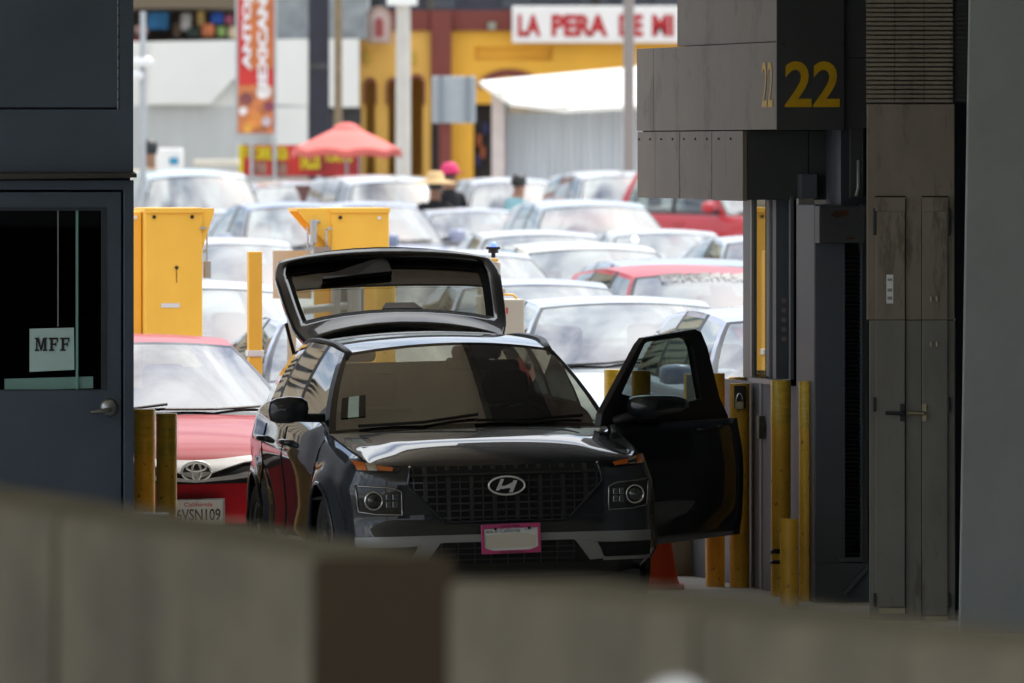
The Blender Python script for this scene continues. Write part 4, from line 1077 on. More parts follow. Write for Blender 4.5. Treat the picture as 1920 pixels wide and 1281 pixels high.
# stainless cabinet
CF = Frame(1625, 60.6, -2.2)
sc = thing('steel_cabinet', 'tall stained metal cabinet with twin narrow doors and louvred top', 'cabinet', (CF.P[0], CF.P[1], 0), CF.th)
cx, cz = (lambda px: CF.X(px)), (lambda py: CF.Z(py))
obj('cabinet_body', MB().box(cx(1625), cx(1790), 0, 1.4, cz(600), cz(195)), M['stainless'], sc, bevel=.004)
obj('lower_body', MB().box(cx(1630), cx(1791), 0.003, 1.4, .0, cz(600) - .001), M['cabinet_grey'], sc, bevel=.004)  # same metal lower down, the weaker light put into its colour
obj('upper_body', MB().box(cx(1625), cx(1788), .03, 1.4, cz(195) + .003, zt - .004), M['charcoal'], sc)
for a, b in ((1624, 1677), (1678.5, 1732), (1733.5, 1786)):
    lv = MB(); py = 192
    while py > -160:
        lv.add([(cx(a), -.008, cz(py)), (cx(b), -.008, cz(py)), (cx(b), .012, cz(py - 8)), (cx(a), .012, cz(py - 8)), (cx(b), -.008, cz(py - 5.2)), (cx(a), -.008, cz(py - 5.2))], [(0, 1, 4, 5), (5, 4, 2, 3)]); py -= 8.5
    obj('louvre_panel', lv, M['stainless'], sc)
gb_ = MB(); py = 190
while py > -160: gb_.box(cx(1790), cx(1813), .05, .06, cz(py), cz(py - 5)); py -= 9
for i in range(6): gb_.box(cx(1791 + i*4), cx(1792.5 + i*4), .046, .062, cz(192), cz(-160))
obj('mesh_screen', gb_, M['charcoal'], sc)
obj('side_gap', MB().box(cx(1770), cx(1870), 1.42, 1.5, 0, zt - .005), M['navy_dark'], sc)
for a, b, hx, bt, side_ in ((1642, 1697, 1640, 1150, -1), (1729, 1777, 1779, 1165, 1)):
    d_ = obj('cabinet_door', MB().box(cx(a), cx(b), -.02, -.003, cz(bt - 12), cz(600)), M['cabinet_grey'], sc, bevel=.003)
    obj('door_top', MB().box(cx(a), cx(b), -.02, -.003, cz(600) + .001, cz(371)), M['stainless'], d_, bevel=.003)
    obj('door_hood', MB().box(cx(a - .5), cx(b + .5), -.032, -.0205, cz(396), cz(370)), M['stainless'], d_, bevel=.002)
    obj('door_shadow_gap', MB().box(cx(a - 1), cx(b + 1), -.002, .0, cz(370), cz(367.5)).box(cx(b if side_ < 0 else a - 1.5), cx(b + 1.5 if side_ < 0 else a), -.006, -.001, cz(bt), cz(371)), M['gap'], d_)
    for h0, h1 in ((391, 441), (745, 772), (1112, 1138)): obj('hinge', MB().box(cx(hx - 3), cx(hx + 3), -.03, -.003, cz(h1), cz(h0)), M['black'], d_, bevel=.004)
    lx = cx(1692) if side_ < 0 else cx(1733)
    obj('lever_handle', MB().box(lx - .012, lx + .012, -.032, -.021, cz(790), cz(757)).tube([(lx, -.03, cz(775)), (lx, -.06, cz(775)), (lx - .09, -.06, cz(774))], .011, 8), M['brass'] if side_ > 0 else M['black'], d_, bevel=.002)
    obj('kick_strip', MB().box(cx(a + 6), cx(b), -.03, -.003, cz(bt), cz(bt - 10)), M['brass'], d_)
obj('sticker', MB().box(cx(1662), cx(1675), -.0235, -.0205, cz(569), cz(515)), M['plate'], sc)
for a, b in ((522, 527), (541, 547), (556, 562)): obj('sticker_mark', MB().box(cx(1664), cx(1673), -.026, -.0237, cz(b), cz(a)), M['steelgrey'], sc)
for px in (1746, 1757):
    for py in (560, 645): obj('latch', MB().box(cx(px - 2), cx(px + 2), -.03, -.0205, cz(py + 5), cz(py - 5)), M['brass'], sc, bevel=.002)
# concrete column at the right edge
cc = MB()
kf = Frame(1812, 59.0, -2.6); x_t, x_b = kf.X(1816), kf.X(1797)
zz0 = 0
cc.add([(x_b, 0, 0), (x_b + 1.4, 0, 0), (x_b + 1.4, 1.2, 0), (x_b, 1.2, 0), (x_t, 0, kf.Z(0)), (x_b + 1.4, 0, kf.Z(0)), (x_b + 1.4, 1.2, kf.Z(0)), (x_t, 1.2, kf.Z(0)),
        (x_t, 0, zt), (x_b + 1.4, 0, zt), (x_b + 1.4, 1.2, zt), (x_t, 1.2, zt)],
       [(0, 1, 5, 4), (1, 2, 6, 5), (2, 3, 7, 6), (3, 0, 4, 7), (4, 5, 9, 8), (5, 6, 10, 9), (6, 7, 11, 10), (7, 4, 8, 11), (8, 9, 10, 11)])
co = thing('concrete_column', 'thick smooth grey concrete column at the right edge of the photo', 'column', (kf.P[0], kf.P[1], 0), kf.th)
obj('shaft', cc, M['column'], co, bevel=.012)

# ------------------------------------------------------------------ bollards, cone, low wall
def bollard(px, d, py, wpx, label, sleeve=True, z0=0.0, sq=False):
    r = wpx / F * d / 2; zt_ = wz(py, d)
    t = thing('bollard', label, 'bollard', (wx(px, d), d, 0), 0, 'yellow bollards along the lane')
    sl_ = .26 if sleeve else 0
    if sq: obj('post', MB().box(-r, r, -r, r, 0, zt_), M['bollard'], t, bevel=.006)
    else:
        obj('post', MB().lathe([(r, 0), (r, zt_ - .004), (r*.93, zt_), (.001, zt_ + .002)], 'Z', n=28), M['bollard'], t, smooth=True, auto=40)
        if sleeve: obj('sleeve', MB().lathe([(r*1.0, zt_ - sl_), (r*1.03, zt_ - sl_), (r*1.03, zt_ - .002), (r*.98, zt_ + .003), (.001, zt_ + .004)], 'Z', n=28), M['bollard_band'], t, smooth=True, auto=40)
    return t
bollard(271, 65.4, 768, 40, 'mustard bollard close against the navy booth, left of its twin')
bollard(312.5, 65.0, 776, 38.5, 'mustard bollard with rust pits in front of the red car')
bollard(1149, 68.2, 694, 32, 'sunlit yellow bollard just left of the open car door')
bollard(1202, 66.4, 695, 36, 'shaded olive bollard seen low through the front of the door window', False)
bollard(1300, 68.0, 702, 35, 'bright yellow bollard seen through the rear of the door window')
bollard(1341, 65.3, 700, 36, 'rust streaked bollard half hidden behind the open door edge', False)
bollard(1384, 67.2, 707, 36, 'yellow bollard whose lit top peeps over the padlocked one', False)
pb = bollard(1387, 65.2, 719, 37, 'brown weathered bollard with a padlock hanging near its top', False)
pd = thing('padlock', 'small brass padlock on a dark plate near the bollard top', 'padlock', (wx(1387, 65.2), 65.2, 0))
obj('plate', MB().box(-.034, .034, -.072, -.058, wz(766, 65.2), wz(723, 65.2)), M['black'], pd, bevel=.006)
obj('lock_body', MB().box(-.028, .022, -.092, -.073, wz(767, 65.2), wz(752, 65.2)), M['brass'], pd, bevel=.004)
obj('shackle', MB().tube([(-.02 + .017 - .017*math.cos(a), -.082, wz(752, 65.2) + .045*math.sin(a)) for a in [math.pi*i/12 for i in range(13)]], .005, 8), M['chrome'], pd, smooth=True)
bollard(1464, 63.9, 714, 37, 'tall mustard bollard with black tape bands before the booth')
tp = list(bpy.data.objects)[-2].parent or list(bpy.data.objects)[-3]
bollard(1512, 63.2, 716, 28, 'slim mustard bollard under the light metal post', True)
bollard(1480, 62.6, 973, 35, 'short olive yellow bollard in front of the two tall ones', False)
tb = [o for o in COL.objects if o.get('label', '').startswith('tall mustard')][0]
rr_ = 37 / F * 63.9 / 2
for a, b in ((1029, 1038), (1050, 1057)): obj('tape_band', MB().lathe([(rr_ + .0005, wz(b, 63.9)), (rr_ + .003, wz(b, 63.9)), (rr_ + .003, wz(a, 63.9)), (rr_ + .0005, wz(a, 63.9))], 'Z', n=28), M['black'], tb, smooth=True)
gpst = thing('steel_post', 'pale grey square steel post carrying a small green box', 'post', (wx(1436, 64.9), 64.9, 0), R(9.7))
obj('post', MB().box(-.033, .033, -.033, .033, 0, wz(706, 64.9)), mat('pale_post', (.30, .285, .28), .5, .1, var=.12), gpst, bevel=.005)
obj('switch_box', MB().box(-.062, .012, -.11, -.035, wz(822, 64.9), wz(779, 64.9)), mat('olive_box', (.10, .105, .075), .5, var=.15), gpst, bevel=.006)
obj('switch_knob', MB().lathe([(.001, -.03), (.024, -.028), (.026, 0)], 'Y', (-.01, -.11, wz(800, 64.9)), 18), mat('olive_knob', (.075, .08, .055), .4), gpst, smooth=True)
gbx = thing('kerb_box', 'low grey metal box before the two mustard bollards', 'box', (wx(284, 62.6), 62.6, 0))
obj('box', MB().box(-.09, .09, -.06, .06, 0, wz(962, 62.6) - .012), M['slate'], gbx, bevel=.006)
obj('lid', MB().box(-.096, .096, -.066, .066, wz(962, 62.6) - .011, wz(962, 62.6)), M['galv'], gbx, bevel=.003)
lwf = Frame(1225, 67.0, 9.7)
lw = tag(obj('low_wall', MB().box(0, .9, 0, .2, 0, .985), M['lowwall'], loc=(lwf.P[0], lwf.P[1], 0), rot=(0, 0, lwf.th), bevel=.012), 'low stained concrete wall behind the bollards on the right', 'wall')
cn_ = thing('traffic_cone', 'orange traffic cone standing behind the front wheel of the SUV', 'cone', (wx(1227, 65.0), 65.0, .004))
obj('base', MB().box(-.17, .17, -.17, .17, 0, .03), M['cone'], cn_, bevel=.01)
obj('cone', MB().lathe([(.145, .03), (.135, .05), (.03, .68), (.02, .70), (.001, .70)], 'Z', n=32), M['cone'], cn_, smooth=True, auto=50)

# ------------------------------------------------------------------ yellow radiation scanners and lane equipment
def scanner(px0, px1, d, flange_px, pytop, label, left_face=None):
    f_ = Frame(px0, d, 9.7)
    x1 = f_.X(px1); zt_ = f_.Z(pytop); s_ = F / d
    t = thing('scanner_cabinet', label, 'cabinet', (f_.P[0], f_.P[1], 0), f_.th, 'yellow scanner cabinets')
    obj('housing', MB().box(0, x1, 0, .5, 0, zt_), M['yellow'], t, bevel=.012)
    obj('top_flange', MB().box(-.004, x1 + .004, -.012, .5, zt_ - .03, zt_ + .004), M['yellow'], t, bevel=.004)
    sgn = 1 if flange_px > px1 else -1
    xe = x1 if sgn > 0 else 0; w_ = abs(flange_px - (px1 if sgn > 0 else px0)) / s_
    obj('gusset', MB().plate([(xe, zt_), (xe + sgn*w_, zt_), (xe + sgn*w_*.95, zt_ - .03), (xe, zt_ - .27)], [], .01, .03).plate([(xe, zt_), (xe + sgn*w_, zt_), (xe + sgn*w_*.95, zt_ - .03), (xe, zt_ - .27)], [], .42, .44).box(min(xe, xe + sgn*w_), max(xe, xe + sgn*w_), .03, .42, zt_ - .02, zt_), M['yellow'], t)
    return t, f_, x1, zt_
t, f_, x1, zt_ = scanner(272, 380, 74.5, 403, 391, 'tall yellow scanner cabinet beside the navy booth', True)
obj('side_wing', MB().box(f_.X(240), -.006, .12, .5, 0, zt_ - .02), M['yellow'], t, bevel=.006)
bl_ = MB()
for px, py in ((289, 407), (360, 407), (331, 502)): bl_.cyl((f_.X(px), -.008, f_.Z(py)), (f_.X(px), .004, f_.Z(py)), .012, n=12)
obj('bolt', bl_, M['black'], t)
obj('bolt_cap', MB().cyl((f_.X(258), .108, f_.Z(408)), (f_.X(258), .125, f_.Z(408)), .014, n=12), M['white'], t)
obj('plate_label', MB().box(f_.X(302), f_.X(337), -.004, -.001, f_.Z(577), f_.Z(569)), M['plate'], t)
obj('drip_stain', MB().box(f_.X(330.3), f_.X(331.7), -.002, -.0005, f_.Z(530), f_.Z(503)), M['rust'], t)
cd = MB().tube([(f_.X(386, .1), .05, f_.Z(432)), (f_.X(386, .1), .05, f_.Z(500))], .006, 8).box(f_.X(381, .05), f_.X(389, .05), .04, .07, f_.Z(474), f_.Z(468)).box(f_.X(375), f_.X(386), -.02, .01, f_.Z(430), f_.Z(426))
obj('cable', cd, M['galv'], t, smooth=False)
obj('conduit_box', MB().box(f_.X(383, .05), f_.X(395, .05), .03, .1, f_.Z(522), f_.Z(490)), mat('taupe_box', (.36, .33, .29), .5), t, bevel=.004)
t2, f2, x2, z2 = scanner(621, 730, 76.0, 558, 391, 'yellow scanner cabinet rising behind the raised tailgate')
for px, py, m_ in ((638, 408, 'black'), (711, 409, 'white')):
    obj('bolt', MB().cyl((f2.X(px), -.01, f2.Z(py)), (f2.X(px), .004, f2.Z(py)), .012, n=12), M[m_], t2)
obj('inner_panel', MB().box(f2.X(592), -.004, .05, .09, 0, z2 - .04), M['yellow'], t2)
obj('camera_housing', MB().cyl((f2.X(586), -.04, f2.Z(455)), (f2.X(586), -.04, f2.Z(412)), .022, n=16).tube([(f2.X(586), -.04, f2.Z(415)), (f2.X(596), 0, f2.Z(416)), (f2.X(602), .04, f2.Z(418))], .012, 8), M['galv'], t2, smooth=True, auto=40)
cdm = MB()
for px, a, b in ((576, 425, 500), (588, 455, 500), (611, 430, 475)): cdm.tube([(f2.X(px), -.02, f2.Z(a)), (f2.X(px), -.02, f2.Z(b))], .007, 8)
cdm.tube([(f2.X(611), -.02, f2.Z(432)), (f2.X(616), -.02, f2.Z(428)), (f2.X(622), -.02, f2.Z(430))], .008, 8)
obj('conduit', cdm, M['galv'], t2, smooth=True)
obj('conduit_tray', MB().box(f2.X(588), f2.X(619), -.05, .0, f2.Z(475), f2.Z(463)), mat('taupe_box2', (.30, .25, .22), .5), t2)
yp = thing('square_post', 'plain yellow square post standing on a white collar beyond the red car', 'post', (wx(477.5, 72.5), 72.5, 0), R(9.7))
obj('post', MB().box(-.043, .043, -.043, .043, wz(658, 72.5), wz(472, 72.5)), M['yellow'], yp, bevel=.004)
obj('collar', MB().box(-.052, .052, -.052, .052, wz(668, 72.5), wz(657, 72.5)), M['white'], yp, bevel=.004)
obj('stub', MB().box(-.043, .043, -.043, .043, 0, wz(669, 72.5)), M['yellow'], yp, bevel=.004)
bp_ = thing('back_panel', 'plain beige backing sheet on legs left of the raised tailgate', 'panel', (wx(548, 76.5), 76.5, 0), R(9.7))
obj('panel', MB().box(-.13, .13, 0, .02, wz(560, 76.5), wz(470, 76.5)), mat('beige_sheet', (.56, .50, .44), .6, var=.05), bp_)
obj('legs', MB().box(-.03, .03, .021, .05, 0, wz(500, 76.5)), M['galv'], bp_)
e1 = thing('beacon_pole', 'cream equipment stack topped by a lit blue beacon behind the tailgate', 'beacon', (wx(930, 72.0), 72.0, 0), R(9.7))
zB = lambda py: wz(py, 72.0); sB = 72.0 / F
obj('lower_box', MB().box(-28*sB, 14*sB, 0, .2, 0, zB(556)), M['cream'], e1, bevel=.008)
obj('upper_box', MB().box(-26*sB, 9*sB, 0, .2, zB(554), zB(492)).box(-26*sB, 20*sB, .02, .18, zB(553), zB(540)), M['cream'], e1, bevel=.008)
obj('yellow_cap', MB().box(-21*sB, 4*sB, -.01, .2, zB(491), zB(485)), M['yellow'], e1, bevel=.004)
obj('stem', MB().cyl((0, .1, zB(484)), (0, .1, zB(474)), .014, n=14).cyl((0, .1, zB(475)), (0, .1, zB(464)), .034, .03, n=18).box(-.045, .04, .07, .13, zB(468), zB(463)), M['black'], e1, bevel=.003)
obj('lamp_dome', MB().lathe([(.022, zB(463)), (.022, zB(458)), (.014, zB(455)), (.001, zB(454))], 'Z', (0, .1, 0), 18), mat('blue_beacon', (.1, .15, .9), .2, emit=((.10, .18, 1.0), 1.8)), e1, smooth=True)
e2 = thing('utility_box', 'cream utility box with a yellow top handle behind the grey SUV', 'box', (wx(962, 71.0), 71.0, 0), R(9.7))
zB = lambda py: wz(py, 71.0); sB = 71.0 / F
obj('box', MB().box(-30*sB, 22*sB, 0, .25, 0, zB(561)), M['cream'], e2, bevel=.01)
obj('handle', MB().tube([(-22*sB, .05, zB(562)), (-20*sB, .05, zB(553)), (2*sB, .05, zB(553)), (8*sB, .05, zB(558)), (9*sB, .05, zB(562))], .008, 8), M['yellow'], e2, smooth=True)
obj('red_label', MB().box(-13*sB, -10*sB, -.004, -.001, zB(588), zB(577)), mat('red_label', (.6, .03, .04), .5), e2)
bollard(722, 73.5, 520, 40, 'dull yellow bollard seen through the tailgate glass', False)
pipe = thing('pipe_rack', 'grey pipe rack seen through the left of the tailgate glass', 'rack', (wx(640, 73.0), 73.0, 0), R(9.7))
zB = lambda py: wz(py, 73.0); sB = 73.0 / F
obj('uprights', MB().cyl((-10*sB, 0, 0), (-10*sB, 0, zB(500)), .03).cyl((24*sB, 0, 0), (24*sB, 0, zB(515)), .045), M['galv'], pipe, smooth=True, auto=40)
obj('rail', MB().cyl((-72*sB, 0, zB(582)), (24*sB, 0, zB(572)), .026), M['galv'], pipe, smooth=True, auto=40)
obj('meter_box', MB().box(-2*sB, 46*sB, .05, .2, zB(600), zB(540)), M['steelgrey'], pipe, bevel=.01)
# ------------------------------------------------------------------ the red saloon right behind
red = mat('paint_red', (.38, .008, .015), .4, .0, coat=.3, spec=.2)
cam_, cs, cbv, cc_ = build_car('saloon_car', 'sedan', red, 'red saloon with a chrome winged grille waiting behind the dark grey SUV', 'car', front=False, plate=False, glass=M['glass_bright'], over=dict(step=.05))
CFr = Frame(371, 67.1, 11)
cam_.location = (CFr.P[0], 67.1, 0); cam_.rotation_euler = (0, -.012, R(11)); cam_.scale = (1, 1, .955)
def cpatch(name, rows, off, m, parent=cam_, n=14, sk=.015):
    q, G = patch(cbv, rows, off, n, sk); return obj(name, q, m, parent, smooth=True, auto=40)
z_ = lambda z: z / .955
up = lambda h: [(-.60, z_(.705 + h)), (-.3, z_(.688 + h)), (-.12, z_(.672 + h)), (0, z_(.668 + h)), (.12, z_(.672 + h)), (.3, z_(.688 + h)), (.60, z_(.705 + h))]
dn = lambda h: [(-.60, z_(.685 + h)), (-.3, z_(.655 + h)), (-.14, z_(.612 + h)), (0, z_(.565 + h)), (.14, z_(.612 + h)), (.3, z_(.655 + h)), (.60, z_(.685 + h))]
g_ = cpatch('grille', [[(-.60, z_(.665)), (.60, z_(.665))], [(-.54, z_(.54)), (.54, z_(.54))]], .006, M['dark_hole'])
cpatch('chrome_wing', [up(0), dn(0)], .018, M['bright'], g_, 24)
lo = [[(-.58, z_(.642)), (-.2, z_(.585)), (0, z_(.562)), (.2, z_(.585)), (.58, z_(.642))], [(-.56, z_(.605)), (-.25, z_(.565)), (0, z_(.548)), (.25, z_(.565)), (.56, z_(.605))]]
cpatch('chrome_bar', lo, .016, M['bright'], g_, 20)
for t in (.59, .57): cpatch('grille_slat', [[(-.54, z_(t + .004)), (.54, z_(t + .004))], [(-.54, z_(t - .004)), (.54, z_(t - .004))]], .010, M['black'], g_, 10)
ec_ = front(0, z_(.616), .03, cbv); el = MB()
for rx, rz, oz in ((.088, .060, 0), (.027, .056, 0), (.058, .026, .026)):
    el.tube([(rx*math.cos(a), ec_.y - .008, z_(.616 + oz) + rz*math.sin(a)) for a in [2*math.pi*i/32 for i in range(33)]], .0075, 8)
obj('emblem', el, M['bright'], g_, smooth=True)
obj('emblem_backing', MB().lathe([(.001, 0), (.085, 0), (.085, .012)], 'Y', n=30), mat('emblem_dark', (.05, .05, .055), .3), g_, loc=(0, ec_.y, z_(.616))).scale = (1, 1, .68)
for sg in (-1, 1):
    h_ = cpatch('headlight', mir([[(.60, z_(.705)), (.86, z_(.775))], [(.60, z_(.60)), (.87, z_(.66))]], sg), .008, M['black'], n=8)
    cpatch('reflector', mir([[(.62, z_(.695)), (.84, z_(.758))], [(.62, z_(.612)), (.85, z_(.67))]], sg), .013, M['chrome'], h_, 6)
cpatch('air_intake', [[(-.62, z_(.30)), (.62, z_(.30))], [(-.58, z_(.22)), (.58, z_(.22))]], .006, M['black'])
zp = z_(.375)
pl_ = obj('number_plate', MB().box(-.153, .153, -.003, .004, -.078, .078), mat('plate_worn', (.50, .50, .49), .5, var=.1), cam_, loc=(0, front(0, zp, .02, cbv).y - .02, zp))
obj('plate_rim', MB().plate([(-.158, -.083), (.158, -.083), (.158, .083), (-.158, .083)], [[(-.147, -.072), (.147, -.072), (.147, .072), (-.147, .072)]], -.008, .004), M['silver'], pl_, bevel=.002)
obj('plate_number', MB().text('6VSN109', -.132, .132, -.052, .022, -.0055, bold=.012), M['blackpaint'], pl_)
obj('plate_state', MB().text('California', -.085, .085, .036, .062, -.0055, bold=.005), mat('plate_red', (.45, .06, .08), .5), pl_)

# ------------------------------------------------------------------ the queue: one of each kind, then copies
silver = mat('paint_silver', (.38, .40, .44), .4, .1, coat=.8)
G_ = dict(glass=M['glass_bright'], side_glass=M['glass'])
over_bg = dict(step=.09)
protos = {k: build_car({'sedan': 'saloon_car', 'suv': 'sport_utility_car', 'van': 'passenger_van', 'pickup': 'pickup_truck'}[k], k, silver, 'x', {'van': 'van', 'pickup': 'pickup truck'}.get(k, 'car'), over=over_bg, **G_)[0] for k in ('sedan', 'suv', 'van', 'pickup')}
ROOF = {'sedan': (2.6, 1.44), 'suv': (2.6, 1.66), 'van': (2.6, 1.94), 'pickup': (2.7, 1.84)}
used = set()
PAINTS = {'silver': silver}
def pnt(name):
    cs_ = {'white': ((.45, .46, .47), 0, .4), 'pearl': ((.56, .52, .43), 0, .4), 'pale': ((.33, .38, .41), .1, .35), 'lav': ((.28, .30, .42), .1, .35), 'bluegrey': ((.19, .23, .34), .1, .35),
           'red': ((.55, .03, .06), .1, .35), 'truckred': ((.45, .01, .02), .1, .3), 'grey': ((.30, .31, .33), .5, .3), 'teal': ((.42, .52, .54), .1, .35)}
    if name not in PAINTS: c, m_, r_ = cs_[name]; PAINTS[name] = mat('paint_' + name, c, r_, m_, coat=.8)
    return PAINTS[name]
def queue(kind, px, py, d, col, label, th=9.7, w=1.0, dz=0.0):
    """px, py: photo position of the roof centre; d: distance of the nose"""
    p = protos[kind]
    o = copy_tree(p)
    Y, h = ROOF[kind]; t = R(th); dd = d + Y * math.cos(t)
    x = wx(px, dd) + Y * math.sin(t); zz = wz(py, dd) - gz(d) - dz
    if col != 'silver': repaint(o, silver, pnt(col))
    o.location = (x, d, gz(d) + dz); o.rotation_euler = (0, 0, t); o.scale = (w, 1, zz / h)
    o['label'] = label; o['group'] = 'cars queueing for inspection'

    return o
queue('sedan', 1150, 557, 79, 'pale', 'pale silver crossover whose broad windscreen fills the gap beside the SUV', w=1.06)
queue('suv', 1500, 578, 71.5, 'lav', 'blue grey car with black mirror seen through and beside the open door')
queue('suv', 1290, 500, 92, 'red', 'pinkish red SUV with a dark lettered sun strip', th=13)
queue('suv', 1290, 487, 100, 'bluegrey', 'blue grey roof showing just above the pinkish red SUV', w=1.12)
queue('suv', 1090, 456, 104, 'pearl', 'cream white SUV behind the pinkish red one, roof bright in the sun')
queue('sedan', 985, 524, 87, 'lav', 'lavender grey saloon squeezed below the cream white SUV')
queue('suv', 1098, 376, 130, 'pale', 'pale silver SUV with broad windscreen before the corrugated wall')
queue('sedan', 878, 391, 152, 'silver', 'silver grey saloon under the two people on the roadway')
queue('sedan', 1235, 431, 124, 'white', 'white saloon in front of the red pickup')
queue('sedan', 1000, 433, 113, 'white', 'white rounded saloon roof beside the lit blue beacon')
queue('sedan', 1440, 443, 117, 'pale', 'pale saloon cut by the booth edge below the red pickup', th=14)
queue('pickup', 1335, 312, 163, 'truckred', 'bright red pickup turned sideways under the brown booth box', th=44)
queue('suv', 1150, 322, 170, 'white', 'white SUV with an arched side window below the tin wall', th=13)
queue('suv', 950, 334, 176, 'white', 'white car with rooftop bumps beside the person in teal')
queue('van', 725, 332, 164, 'white', 'white van under the yellow arches left of the straw hat', th=12)
queue('van', 558, 340, 176, 'white', 'white truck with two amber lamps under the red stall banner', th=4)
queue('sedan', 690, 379, 146, 'lav', 'lavender saloon roof right of the far scanner cabinet top')
queue('sedan', 540, 380, 134, 'bluegrey', 'blue grey saloon seen between the two yellow scanner cabinets', th=14)
queue('van', 360, 320, 160, 'teal', 'pale teal van at the far left behind the tall yellow cabinet', th=8)
queue('sedan', 415, 394, 142, 'pale', 'pale saloon right above the corner of the tall yellow cabinet', th=8)
queue('suv', 420, 447, 112, 'white', 'white SUV with a long wiper right of the tall yellow cabinet', th=8)
queue('suv', 360, 527, 84, 'silver', 'silver SUV behind the plain yellow square post', th=9)
queue('sedan', 660, 590, 79, 'lav', 'lavender saloon with black mirror behind the gas strut of the tailgate', th=9.7)
queue('sedan', 860, 470, 99, 'silver', 'silver saloon mostly hidden by the raised tailgate', th=9.7)
# amber discs against the truck's windscreen, lettering on the red SUV's sun strip
for o in list(COL.objects):
    l_ = o.get('label', '')
    if l_.startswith('white truck with two amber'):
        for sx in (-.42, .30):
            obj('amber_lamp', MB().lathe([(.001, -.08), (.12, -.06), (.15, 0)], 'Y', n=18), mat('truck_amber', (.62, .30, .02), .3, coat=1), o, smooth=True, loc=(sx, 1.13 + .1*abs(sx), 1.45), rot=(0, 0, 0)).scale = (1.25, 1, .75)
    if l_.startswith('pinkish red SUV'):
        ws_ = [c for c in o.children if c.name.startswith('windscreen')][0]
        me = ws_.data; k = 15
        V_ = [v.co.copy() for v in me.vertices]; tops = sorted(V_, key=lambda v: -v.z)[:15]; tops.sort(key=lambda v: v.x)
        strip = MB().grid([[q + Vector((0, -.012, .008)) for q in tops], [q + Vector((0, -.012 - .14, -.115 + .01)) for q in tops]])
        st_ = obj('sun_strip', strip, mat('sun_strip', (.10, .10, .10), .5), o)
        mid = tops[7]
        obj('strip_lettering', MB().text('EXPEDITION', -.42, .34, 0, 1, 0, mp=lambda x, y, z: (x, mid.y - .012 - .14*(1 - lerp(.25, .7, z)) - .012 + .10*(x/.6)**2, mid.z + .012 - .105*(1 - lerp(.25, .7, z)))), mat('strip_text', (.24, .24, .24), .6), st_)

# ------------------------------------------------------------------ buildings behind the queue
def bx(px, d=215): return wx(px, d)
def bz(py, d=215): return wz(py, d)
ochre = mat('ochre_plaster', (.74, .39, .045), .85, var=.08, scale=.8)
ochre2 = mat('pale_ochre_plaster', (.70, .40, .09), .85, var=.10, scale=.8)
maroon = mat('maroon_plaster', (.17, .04, .03), .8, var=.12, scale=.8)
whitew = mat('white_wall_plaster', (.66, .66, .63), .85, var=.06, scale=.5)
greyw = mat('grey_render', (.42, .43, .42), .9, var=.12, scale=.7, stretch=(2, 2, .5))
dark = mat('dark_shop', (.03, .03, .035), .6, var=.4, scale=2)
D0 = 218
X_, Z_ = (lambda p: wx(p, D0) ), (lambda p: wz(p, D0))
g0 = gz(D0)
yb = thing('restaurant', 'ochre and maroon restaurant with arches under a red lettered sign', 'building', (0, D0, 0))
def arch(px0, px1, pytop, pybot, n=12):
    a, b = X_(px0), X_(px1); r = (b - a) / 2; zc = Z_(pytop) - r * 1.25
    return [(a, Z_(pybot))] + [(b, Z_(pybot))] + [((a + b)/2 + r*math.cos(t), zc + r*1.25*math.sin(t)) for t in [math.pi*i/n for i in range(n + 1)]]
# left arcade wing, a little in front
wing = MB().plate([(X_(674), g0), (X_(808), g0), (X_(808), Z_(58)), (X_(674), Z_(58))], [arch(686, 704, 152, 330), arch(728, 746, 152, 330), arch(770, 793, 146, 330)], -.3, .3)
obj('arcade_wall', wing, ochre2, yb)
obj('arcade_parapet', MB().box(X_(666), X_(808), -.38, .3, Z_(57.5), Z_(20)), maroon, yb)
for px0, px1, t_ in ((683, 707, 146), (725, 749, 146), (766, 797, 139)):
    o_, i_ = arch(px0, px1, t_, 196), arch(px0 + 4, px1 - 4, t_ + 7, 196)
    obj('arch_trim', MB().plate([o_[0]] + [i_[0], i_[-1]] + i_[-2:1:-1] + [i_[1], o_[1]] + o_[2:], [], -.36, -.303), maroon, yb)
obj('wall_lamp', MB().box(X_(684), X_(695), -.4, -.302, Z_(118), Z_(98)), mat('lamp_ochre', (.5, .32, .03), .5), yb)
obj('wall_lamp', MB().box(X_(770), X_(781), -.4, -.302, Z_(118), Z_(98)), MATS['lamp_ochre'], yb)
obj('arcade_shade', MB().box(X_(674), X_(808), 1.6, 1.7, g0, Z_(70)), ochre2, yb)
obj('corner_pier', MB().box(X_(808.5), X_(846), -.45, .4, Z_(150), Z_(20)).box(X_(822), X_(846), -.45, .4, g0, Z_(150.5)), maroon, yb)
main = MB().plate([(X_(846.5), g0), (X_(1500), g0), (X_(1500), Z_(58)), (X_(846.5), Z_(58))], [[(X_(888), g0 + .02), (X_(925), g0 + .02), (X_(925), Z_(195)), (X_(888), Z_(195))], [(X_(890), Z_(114)), (X_(1036), Z_(114)), (X_(1036), Z_(88)), (X_(890), Z_(88))]], -.1, .3)
obj('main_wall', main, ochre, yb)
obj('frieze_recess', MB().box(X_(889), X_(1037), .02, .1, Z_(115), Z_(87)), ochre, yb)
obj('parapet', MB().box(X_(846.5), X_(1500), -.2, .3, Z_(57.5), Z_(20)), maroon, yb)
obj('roof_deck', MB().box(X_(674), X_(1500), .31, 9, Z_(57), Z_(50)), greyw, yb)
o_ = [(X_(955) + X_(62 + 960)*math.cos(t)*.95, Z_(165) + .36*math.sin(t)) for t in [math.pi*i/16 for i in range(17)]]
i_ = [(X_(955) + X_(48 + 960)*math.cos(t)*.95, Z_(165) + .22*math.sin(t)) for t in [math.pi*i/16 for i in range(17)]]
